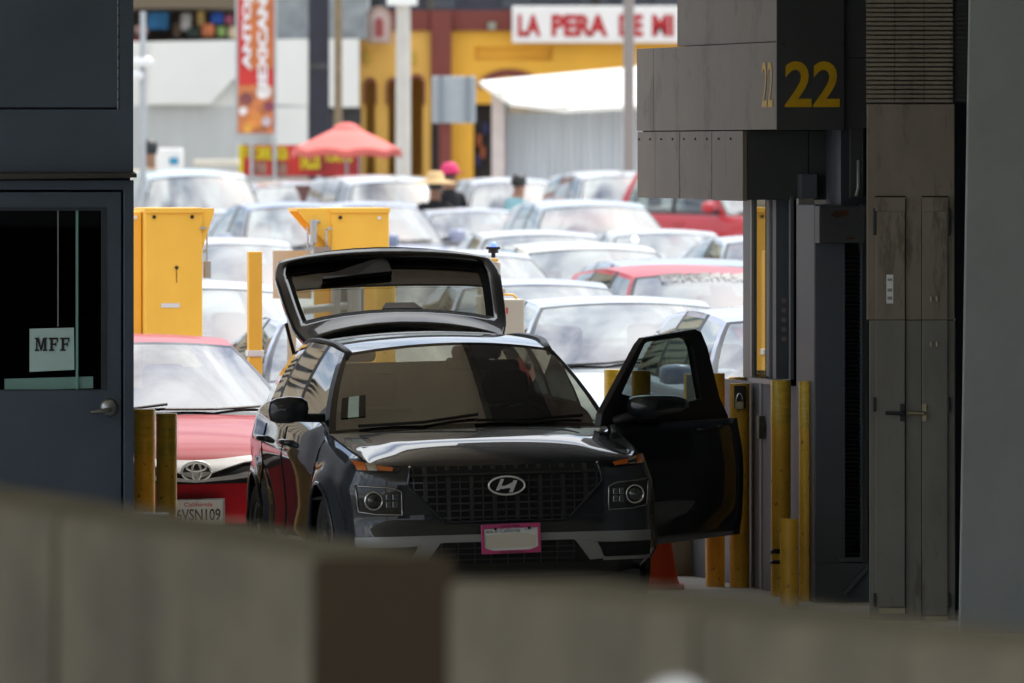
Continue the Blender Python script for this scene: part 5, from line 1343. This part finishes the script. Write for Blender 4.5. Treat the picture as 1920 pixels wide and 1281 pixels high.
obj('big_arch_trim', MB().plate(o_ + i_[::-1], [], -.16, -.103), maroon, yb)
obj('doorway', MB().box(X_(886), X_(927), .35, .45, g0, Z_(180)), dark, yb)
for px, py, c_ in ((898, 262, 'merch_rust'), (905, 285, 'merch_rust'), (910, 240, 'merch_blue'), (896, 300, 'merch_blue')):
    obj('hanging_goods', MB().box(X_(px - 5), X_(px + 5), .2, .3, Z_(py + 12), Z_(py - 10)), mat(c_, (.35, .11, .05) if 'rust' in c_ else (.04, .05, .14), .8), yb)
obj('roof_light', MB().box(X_(915), X_(930), -.35, -.21, Z_(56), Z_(42)), mat('lamp_grey', (.25, .25, .2), .5), yb)
sgn = thing('shop_sign', 'long white sign board with red capitals above the ochre wall', 'sign', (0, D0 - .55, 0))
obj('board', MB().box(X_(960), X_(1420), 0, .2, Z_(81), Z_(12)), mat('sign_white', (.74, .72, .70), .6, var=.04), sgn, bevel=.02)
srm = mat('sign_red', (.42, .01, .015), .6)
for wd, a, b in (('LA', 971, 1014), ('PERA', 1034, 1139), ('DE', 1160, 1205), ('MI', 1222, 1262), ('TIERRA', 1285, 1400)): obj('word', MB().text(wd, X_(a), X_(b), Z_(69), Z_(28), -.02, bold=.045), srm, sgn)
rs = thing('round_sign', 'faded pink wall sign with an arched white shape behind the concrete pole', 'sign', (0, D0 - .75, 0))
obj('board', MB().plate(arch(690, 735, 12, 82), [], 0, .1), mat('sign_taupe', (.42, .30, .25), .7), rs)
obj('inset', MB().plate(arch(697, 727, 22, 78), [], -.05, -.002), mat('sign_cream', (.55, .42, .38), .7), rs)
obj('inner_mark', MB().plate(arch(704, 720, 34, 70), [], -.08, -.052), mat('sign_maroon', (.33, .07, .07), .7), rs)
# upper dark storey behind
up_ = thing('dark_building', 'dark brown upper building rising over the restaurant roof', 'building', (0, D0 + 10, 0))
obj('wall', MB().box(X_(560), X_(1600), 0, 6, g0, Z_(-140)), mat('dark_upper', (.045, .045, .06), .8, var=.3), up_)
for i in range(6): obj('window', MB().box(X_(640 + i*150), X_(700 + i*150), -.05, -.002, Z_(5), Z_(-60)), M['glass_dark'], up_)
# white-walled market building on the left
mk = thing('market_building', 'white and grey market building with goods on its upper terrace', 'building', (0, D0 - 2, 0))
obj('lower_wall', MB().box(X_(150), X_(581), .1, 8, g0, Z_(199)), greyw, mk)
obj('white_hoarding', MB().plate([(X_(283), Z_(196)), (X_(400), Z_(196)), (X_(452), Z_(140)), (X_(452), Z_(196)), (X_(581), Z_(200)), (X_(581), Z_(75)), (X_(290), Z_(80))], [], -.1, .09), whitew, mk)
obj('side_hoarding', MB().box(X_(514), X_(581), -.12, .08, Z_(330), Z_(201)).box(X_(610), X_(676), -.1, .1, Z_(202), Z_(75)), whitew, mk)
obj('dark_bay', MB().box(X_(581), X_(680), .2, .4, g0, Z_(202)), dark, mk)
obj('terrace_floor', MB().box(X_(150), X_(581), .1, 6, Z_(199), Z_(80)), whitew, mk)
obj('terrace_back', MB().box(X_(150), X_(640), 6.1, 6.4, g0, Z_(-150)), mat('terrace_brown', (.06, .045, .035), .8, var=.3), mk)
obj('awning_beam', MB().box(X_(150), X_(445), .1, 6, Z_(18), Z_(-60)), mat('awning_brown', (.13, .10, .065), .8), mk)
obj('upper_wall', MB().box(X_(515), X_(690), .6, 5, Z_(75), Z_(-100)), mat('upper_grey', (.22, .24, .25), .7, var=.3), mk)
rnd = random.Random(3)
goods = [(300, 40, 40, 34, (.03, .16, .35)), (268, 58, 26, 18, (.45, .28, .25)), (335, 58, 14, 30, (.10, .06, .04)), (352, 42, 20, 34, (.40, .38, .36)), (365, 62, 26, 20, (.04, .06, .05)), (380, 36, 14, 30, (.45, .30, .10)),
         (393, 58, 24, 26, (.55, .17, .07)), (410, 35, 24, 22, (.02, .09, .40)), (418, 60, 16, 20, (.25, .38, .12)), (438, 62, 16, 22, (.55, .45, .28)), (432, 38, 16, 18, (.30, .07, .12)), (262, 80, 20, 16, (.3, .05, .06))]
for i, (px, py, w_, h_, c_) in enumerate(goods):
    t_ = tag(obj('market_goods', MB().box(X_(px - w_/2), X_(px + w_/2), 0, .5, Z_(py + h_/2), Z_(py - h_/2)), mat('goods%d' % i, c_, .8, var=.4, scale=4), loc=(0, D0 - 1.2 - .01*i, 0), bevel=.05),
             'blurred %s bundle on the terrace, %s' % (('blue', 'pinkish', 'brown', 'grey patterned', 'black', 'tan', 'orange', 'bright blue', 'green', 'cream', 'dark pink', 'dark red')[i],
              ('second from the left end', 'beside the galvanised mast', 'left of the grey patterned one', 'above the black one', 'under the grey patterned one', 'between grey and bright blue ones', 'beside the black one', 'above the orange one', 'right of the orange one', 'against the tall red banner', 'top right beside the banner', 'lowest at the left end')[i]), 'goods', 'goods on the market terrace')
# tin shed with tarpaulin roof
tin = mat('corrugated_tin', (.62, .65, .68), .5, .3, var=.10, scale=1.0, stretch=(6, 1, .3))
D1 = 205
X1, Z1 = (lambda p: wx(p, D1)), (lambda p: wz(p, D1))
sh = thing('tin_shed', 'corrugated tin shed with a bright white tarpaulin roof', 'shed', (0, D1, 0))
G = []
nn = 160
for i in range(nn + 1):
    x = lerp(X1(945), X1(1420), i / nn); G.append([(x, .035*math.sin(i*math.pi/2*1.01), g0 - .1), (x, .035*math.sin(i*math.pi/2*1.01), Z1(185))])
wl_ = obj('tin_wall', MB().grid(G), tin, sh); wl_.modifiers.new('t', 'SOLIDIFY').thickness = .01
roof = MB().add([(X1(900), -.6, Z1(152)), (X1(960), -.9, Z1(192)), (X1(1060), -.9, Z1(204)), (X1(1420), -.9, Z1(186)), (X1(1420), 5.5, Z1(95)), (X1(1165), 5.5, Z1(124)), (X1(905), 5.5, Z1(148))],
                [(0, 1, 2, 5, 6), (2, 3, 4, 5)])
ro = obj('tarpaulin', roof, mat('white_tarp', (.83, .81, .76), .7, var=.05), sh); ro.modifiers.new('t', 'SOLIDIFY').thickness = .08
obj('eave_board', MB().box(X1(955), X1(1065), -.85, -.75, Z1(211), Z1(199)), mat('eave_brown', (.30, .22, .13), .8), sh)
obj('end_post', MB().box(X1(922), X1(946), -.3, .2, g0, Z1(170)), mat('pink_post', (.58, .50, .47), .8, var=.1), sh)
# poles
def pole(name, label, px, d, r, top, m_, arm=None, base=0):
    t = thing(name, label, 'pole', (wx(px, d), d, 0))
    obj('shaft', MB().cyl((0, 0, gz(d)), (0, 0, top), r, r*.85, 18), m_, t, smooth=True, auto=40)
    return t
pole_c = mat('pole_concrete', (.52, .50, .46), .8, var=.08)
t = pole('utility_pole', 'thick pale concrete pole in front of the ochre arches', 756, 196, .135, 9.5, pole_c)
obj('collar', MB().box(-.28, .24, -.2, .2, wz(10, 196), wz(-30, 196)), M['white'], t)
pole('utility_pole', 'slim brown wooden pole right of the black banner', 634, 200, .075, 9.5, mat('pole_wood', (.20, .15, .09), .8, var=.2))
pole('lamp_post', 'grey brown square post crossing the white sign board', 1179, 190, .10, 8.5, mat('post_taupe', (.24, .21, .20), .6))
bp = thing('vertical_banner', 'tall near black banner hanging between white walls', 'banner', (wx(598, 208), 208, 0))
obj('cloth', MB().box(-.19, .19, -.03, .03, wz(268, 208), wz(-120, 208)), mat('banner_black', (.018, .018, .03), .7, var=.3), bp)
obj('band', MB().box(-.19, .19, -.05, -.031, wz(130, 208), wz(118, 208)), M['cabin'], bp)
obj('bracket', MB().cyl((0, 0, gz(208)), (0, 0, wz(268, 208)), .05, n=12), M['galv'], bp)
gm = pole('flag_mast', 'slim galvanised mast with small white lamps beside the navy booth', 268, 150, .045, wz(22, 150), M['galv'])
for px, py in ((276, 117), (257, 142), (258, 118)): obj('lamp', MB().lathe([(.001, -.09), (.07, -.05), (.09, 0), (.06, .06), (.001, .08)], 'Z', ((px - 268)*150/F, -.05, wz(py, 150)), 16), M['white'], gm, smooth=True)
sb = thing('road_sign', 'grey back of a road sign on a maroon post before the shed', 'sign', (wx(850, 185), 185, 0))
zS = lambda py: wz(py, 185); sS = 185 / F
obj('panel', MB().box(-40*sS, 42*sS, 0, .04, zS(231), zS(143)), mat('sign_back', (.36, .40, .43), .45, .3, var=.06), sb, bevel=.02)
obj('stiffener', MB().box(-27*sS, -19*sS, -.06, -.001, zS(231), zS(143)).box(24*sS, 31*sS, -.06, -.001, zS(231), zS(143)), mat('sign_rib', (.22, .25, .28), .5, .3), sb)
obj('post', MB().box(-22*sS, -6*sS, .05, .15, gz(185), zS(150)), maroon, sb)
# tall red banner and the stall
rb_ = thing('vertical_banner', 'tall red and orange food banner with white vertical lettering', 'banner', (wx(480, 186), 186, 0), R(-4))
zR = lambda py: wz(py, 186); sR = 186 / F
obj('cloth', MB().box(-33*sR, 33*sR, 0, .03, zR(250), zR(-110)), mat('banner_red', (.52, .035, .03), .7, var=.15), rb_)
obj('orange_field', MB().box(-16*sR, 33*sR, -.012, -.001, zR(130), zR(-108)), mat('banner_orange', (.50, .15, .045), .7, var=.2), rb_)
bwm = mat('banner_white', (.72, .70, .72), .7)
obj('word', MB().text('ANTOJITOS', -25*sR, -5*sR, zR(132), zR(-104), -.018, bold=.05, rot=True), bwm, rb_)
obj('word', MB().text('MEXICANOS', 3*sR, 22*sR, zR(184), zR(-60), -.018, bold=.05, rot=True), bwm, rb_)
food = MB()
obj('food_field', MB().box(-34*sR, 33*sR, -.013, -.002, zR(249), zR(160)), mat('food_orange', (.50, .17, .06), .7, var=.5, scale=5), rb_)
for i, (px, py, r_, c_) in enumerate(((462, 185, 12, (.20, .06, .06)), (505, 200, 10, (.22, .05, .08)), (495, 172, 14, (.66, .62, .60)), (456, 208, 8, (.70, .66, .66)), (478, 225, 16, (.60, .22, .05)), (500, 228, 9, (.50, .42, .45)), (465, 240, 9, (.65, .32, .05)))):
    obj('printed_dish', MB().lathe([(.001, -.004), (r_*sR, -.003), (r_*sR, 0)], 'Y', n=20), mat('dish%d' % i, c_, .7, var=.3, scale=6), rb_, loc=((px - 480)*sR, -.016 - .002*i, zR(py)))
obj('frame', MB().cyl((-36*sR, .05, gz(186)), (-36*sR, .05, zR(-115)), .03, n=10).cyl((35*sR, .05, gz(186)), (35*sR, .05, zR(-115)), .03, n=10), M['galv'], rb_)
st = thing('food_stall', 'street food stall hung with a long red and yellow banner', 'stall', (wx(560, 182), 182, 0))
zT = lambda py: wz(py, 182); sT = 182 / F
sb_red = mat('stall_red', (.50, .03, .02), .7, var=.2)
obj('banner', MB().box(-113*sT, 113*sT, 0, .03, zT(330), zT(272)), sb_red, st)
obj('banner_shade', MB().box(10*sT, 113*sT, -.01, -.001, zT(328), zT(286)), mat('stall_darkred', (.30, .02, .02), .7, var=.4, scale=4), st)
yl = mat('stall_yellow', (.62, .52, .01), .7)
obj('lettering', MB().text('ANTOJITOS', -112*sT, -84*sT, zT(300), zT(275), -.016, bold=.05).text('CARNE ASADA', -82*sT, -20*sT, zT(301), zT(274), -.016, bold=.06).text('TACOS', 0, 40*sT, zT(318), zT(284), -.016, bold=.05).text('TORTAS', 48*sT, 100*sT, zT(304), zT(288), -.016, bold=.05), yl, st)
obj('picture', MB().box(-82*sT, -60*sT, -.014, -.001, zT(326), zT(304)).box(-50*sT, -22*sT, -.014, -.001, zT(327), zT(305)), mat('stall_picture', (.30, .16, .12), .7, var=.7, scale=7), st)
obj('side_strip', MB().box(-113*sT, -104*sT, -.014, -.001, zT(345), zT(272)), yl, st)
obj('stall_post', MB().cyl((-88*sT, -.05, gz(182)), (-88*sT, -.05, zT(262)), .03, n=10).cyl((-45*sT, -.05, gz(182)), (-45*sT, -.05, zT(262)), .03, n=10).cyl((111*sT, .05, gz(182)), (111*sT, .05, zT(262)), .03, n=10), M['galv'], st)
obj('counter', MB().box(-110*sT, 110*sT, .1, 1.2, gz(182), gz(182) + .95), M['white'], st)
# parasol
pa = thing('parasol', 'coral pink market parasol over the food stall', 'parasol', (wx(650, 178), 178, 0))
zP = lambda py: wz(py, 178); sP = 178 / F
n8 = 32; rim, mid, top_ = [], [], []
for i in range(n8):
    a = 2*math.pi*i/n8; sc8 = 1 - .045*(1 - math.cos(4*a*2))/2 - .02*abs(math.sin(4*a))
    dz8 = .05*abs(math.sin(4*a))
    rim.append((104*sP*sc8*math.cos(a), 104*sP*sc8*math.sin(a), zP(283) + dz8)); mid.append((56*sP*math.cos(a), 56*sP*math.sin(a), zP(257))); top_.append((20*sP*math.cos(a), 20*sP*math.sin(a), zP(240)))
coral = mat('coral_canvas', (.72, .16, .14), .8, var=.05)
co_ = obj('canopy', MB().grid([[(x*.995, y*.995, z - .12) for x, y, z in rim], rim, mid, top_], closed=True), coral, pa, smooth=True, auto=50); co_.modifiers.new('t', 'SOLIDIFY').thickness = .012
obj('vent_cap', MB().lathe([(27*sP, zP(243)), (22*sP, zP(236)), (10*sP, zP(231)), (.001, zP(230))], 'Z', n=24), coral, co_, smooth=True)
obj('pole', MB().cyl((0, 0, gz(178)), (0, 0, zP(236)), .025, n=10), M['galv'], pa)
obj('rib', MB().cyl((-80*sP, 0, zP(276)), (0, 0, zP(245)), .012, n=6).cyl((80*sP, 0, zP(276)), (0, 0, zP(245)), .012, n=6), M['galv'], pa)
# things along the far pavement, far left
ic = thing('ice_chest', 'white ice chest with a blue label on the far pavement at left', 'cooler', (wx(318, 172), 172, 0))
zI = lambda py: wz(py, 172); sI = 172 / F
obj('chest', MB().box(-26*sI, 24*sI, 0, .5, gz(172), zI(278)), M['white'], ic, bevel=.03)
obj('blue_label', MB().box(0, 16*sI, -.02, -.002, zI(308), zI(296)), mat('label_blue', (.02, .25, .45), .5), ic)
tb2 = thing('vendor_table', 'low cream vendor table by the white hoarding wall', 'table', (wx(405, 172), 172, 0))
obj('top', MB().box(-42*sI, 42*sI, 0, .6, zI(312), zI(299)), M['cream'], tb2, bevel=.02)
for a in (-38, 36): obj('leg', MB().box(a*sI, (a + 4)*sI, .05, .1, gz(172), zI(312.5)), M['galv'], tb2)

# ------------------------------------------------------------------ people between the cars
skin = mat('skin_brown', (.28, .14, .085), .6, var=.1)
def person(px, d, pytop, shirt, trousers, label, pose='stand', hat=None, face=0.0, sleeves='long', lean=0.0):
    g = gz(d); hh = wz(pytop, d) - g; k = hh / 1.72
    t = thing('person', label, 'person', (wx(px, d), d, g), face, None)
    J = {'pel': (0, 0, .95), 'bel': (0, -.01, 1.08), 'che': (lean*.5, -.03, 1.28), 'nec': (lean*.8, -.04, 1.47), 'hd0': (lean, -.06, 1.55), 'hd1': (lean, -.07, 1.66)}
    Rr = {'pel': .155, 'bel': .145, 'che': .165, 'nec': .065, 'hd0': .085, 'hd1': .09}
    E = [('pel', 'bel'), ('bel', 'che'), ('che', 'nec'), ('nec', 'hd0'), ('hd0', 'hd1')]
    for s_, n in ((-1, 'l'), (1, 'r')):
        fw = {'stand': .0, 'walk': .14*s_}[pose]
        J.update({'hip'+n: (s_*.10, 0, .88), 'kne'+n: (s_*.11, -fw*.6 - .03, .49), 'ank'+n: (s_*.11, fw*.7, .09), 'toe'+n: (s_*.12, fw*.7 - .15, .035),
                  'sho'+n: (lean*.6 + s_*.19, -.03, 1.40), 'elb'+n: (lean*.5 + s_*.27, -.03 + fw*.4, 1.12), 'wri'+n: (lean*.4 + s_*.24, -.20 + fw*.3, .93), 'han'+n: (lean*.4 + s_*.23, -.27, .88)})
        Rr.update({'hip'+n: .10, 'kne'+n: .068, 'ank'+n: .05, 'toe'+n: .04, 'sho'+n: .075, 'elb'+n: .05, 'wri'+n: .034, 'han'+n: .04})
        E += [('pel', 'hip'+n), ('hip'+n, 'kne'+n), ('kne'+n, 'ank'+n), ('ank'+n, 'toe'+n), ('che', 'sho'+n), ('sho'+n, 'elb'+n), ('elb'+n, 'wri'+n), ('wri'+n, 'han'+n)]
    names = list(J); me = bpy.data.meshes.new('p'); me.from_pydata([J[n] for n in names], [(names.index(a), names.index(b)) for a, b in E], [])
    o = bpy.data.objects.new('p', me); COL.objects.link(o)
    sk = o.modifiers.new('s', 'SKIN')
    for i, n in enumerate(names): me.skin_vertices[0].data[i].radius = (Rr[n], Rr[n]*.85)
    me.skin_vertices[0].data[0].use_root = True
    o.modifiers.new('ss', 'SUBSURF').levels = 1; o.modifiers['ss'].render_levels = 1
    dg = bpy.context.evaluated_depsgraph_get(); m2 = bpy.data.meshes.new_from_object(o.evaluated_get(dg)); bpy.data.objects.remove(o)
    b = bpy.data.objects.new('body', m2); COL.objects.link(b); b.parent = t; b.scale = (k, k, k)
    m2.materials.clear()
    for m_ in (skin, shirt, trousers, M['black']): m2.materials.append(m_)
    for p_ in m2.polygons:
        c = p_.center; p_.use_smooth = True
        arm = abs(c.x - lean*.4) > .2 and c.z < 1.36
        if c.z > 1.46: p_.material_index = 0
        elif c.z < .08: p_.material_index = 3
        elif c.z < .97 and not arm: p_.material_index = 2
        elif arm and (c.z < .97 or (sleeves == 'short' and c.z < 1.2)): p_.material_index = 0
        else: p_.material_index = 1
    hx, hy, hz = lean*k, -.07*k, 1.66*k
    obj('hair', MB().lathe([(.001, .10*k), (.06*k, .09*k), (.095*k, .05*k), (.10*k, 0), (.085*k, -.06*k)], 'Z', (hx, hy + .018, hz), 18), M['black'], t, smooth=True)
    if hat == 'straw': obj('straw_hat', MB().lathe([(.001, .16*k), (.07*k, .155*k), (.105*k, .12*k), (.115*k, .05*k), (.27*k, .01*k), (.28*k, -.005*k), (.11*k, .03*k)], 'Z', (hx, hy, hz + .02), 28), mat('straw', (.62, .42, .20), .8, var=.1), t, smooth=True)
    if hat == 'pink': obj('pink_cap', MB().lathe([(.001, .125*k), (.06*k, .115*k), (.10*k, .07*k), (.112*k, -.01*k), (.10*k, -.02*k)], 'Z', (hx, hy, hz), 24).box(hx - .08*k, hx + .08*k, hy - .19*k, hy - .09*k, hz + .0, hz + .015), mat('hot_pink', (.62, .03, .14), .7), t, smooth=True, auto=50)
    return t
blk_shirt = mat('black_shirt', (.010, .010, .012), .9); den = mat('dark_denim', (.03, .04, .07), .9); teal_s = mat('teal_shirt', (.22, .40, .44), .9, var=.1); cream_s = mat('cream_shirt', (.60, .50, .38), .9, var=.1)
person(812, 156.5, 338, blk_shirt, den, 'person in a wide straw hat and black shirt among the cars', hat='straw', sleeves='short', lean=.03)
person(840, 157.5, 314, blk_shirt, den, 'person in black with a hot pink cap beside the straw hat', hat='pink', face=R(40), lean=-.03)
person(962, 157, 332, teal_s, den, 'person in a pale teal top walking between white cars', pose='walk', face=R(60), lean=.05)
person(283, 165, 268, cream_s, den, 'person in a cream top by the galvanised mast at far left', sleeves='short', lean=-.02)

# ------------------------------------------------------------------ what the car paint mirrors on the left side of the lot
sidewall = mat('tan_facade', (.50, .41, .29), .85, var=.08, scale=.4)
tn = thing('tan_apartment_block', 'tan apartment block with rows of small dark windows beyond the lot', 'building', (-30, 150, 0), R(18))
obj('wall', MB().box(-16, 16, 0, 9, gz(150), 17), sidewall, tn)
wm_ = MB()
for i in range(26):
    for j in range(13): wm_.box(-15.5 + i*1.2, -14.9 + i*1.2, -.06, -.002, 1.0 + j*1.25, 1.75 + j*1.25)
obj('window', wm_, M['cabin_dark'], tn)['kind'] = 'stuff'
for i, (x, y, c_) in enumerate(((-5.6, 66, 'white'), (-6.4, 72.5, 'grey'), (-7.3, 79, 'silver'), (-8.3, 86, 'white'))):
    k_ = 'suv' if i % 2 else 'sedan'
    o = copy_tree(protos[k_]); 
    if c_ != 'silver': repaint(o, silver, pnt(c_))
    o.location = (x, y, 0); o.rotation_euler = (0, 0, R(9.7)); o.scale = (1, 1, 1)
    o['label'] = ('white saloon first in the next lane left of the navy booth', 'grey SUV second in the next lane left of the navy booth', 'silver saloon third in the next lane left of the navy booth', 'white SUV fourth in the next lane left of the navy booth')[i]

for p_ in protos.values():
    for q in list(p_.children_recursive) + [p_]: bpy.data.objects.remove(q)
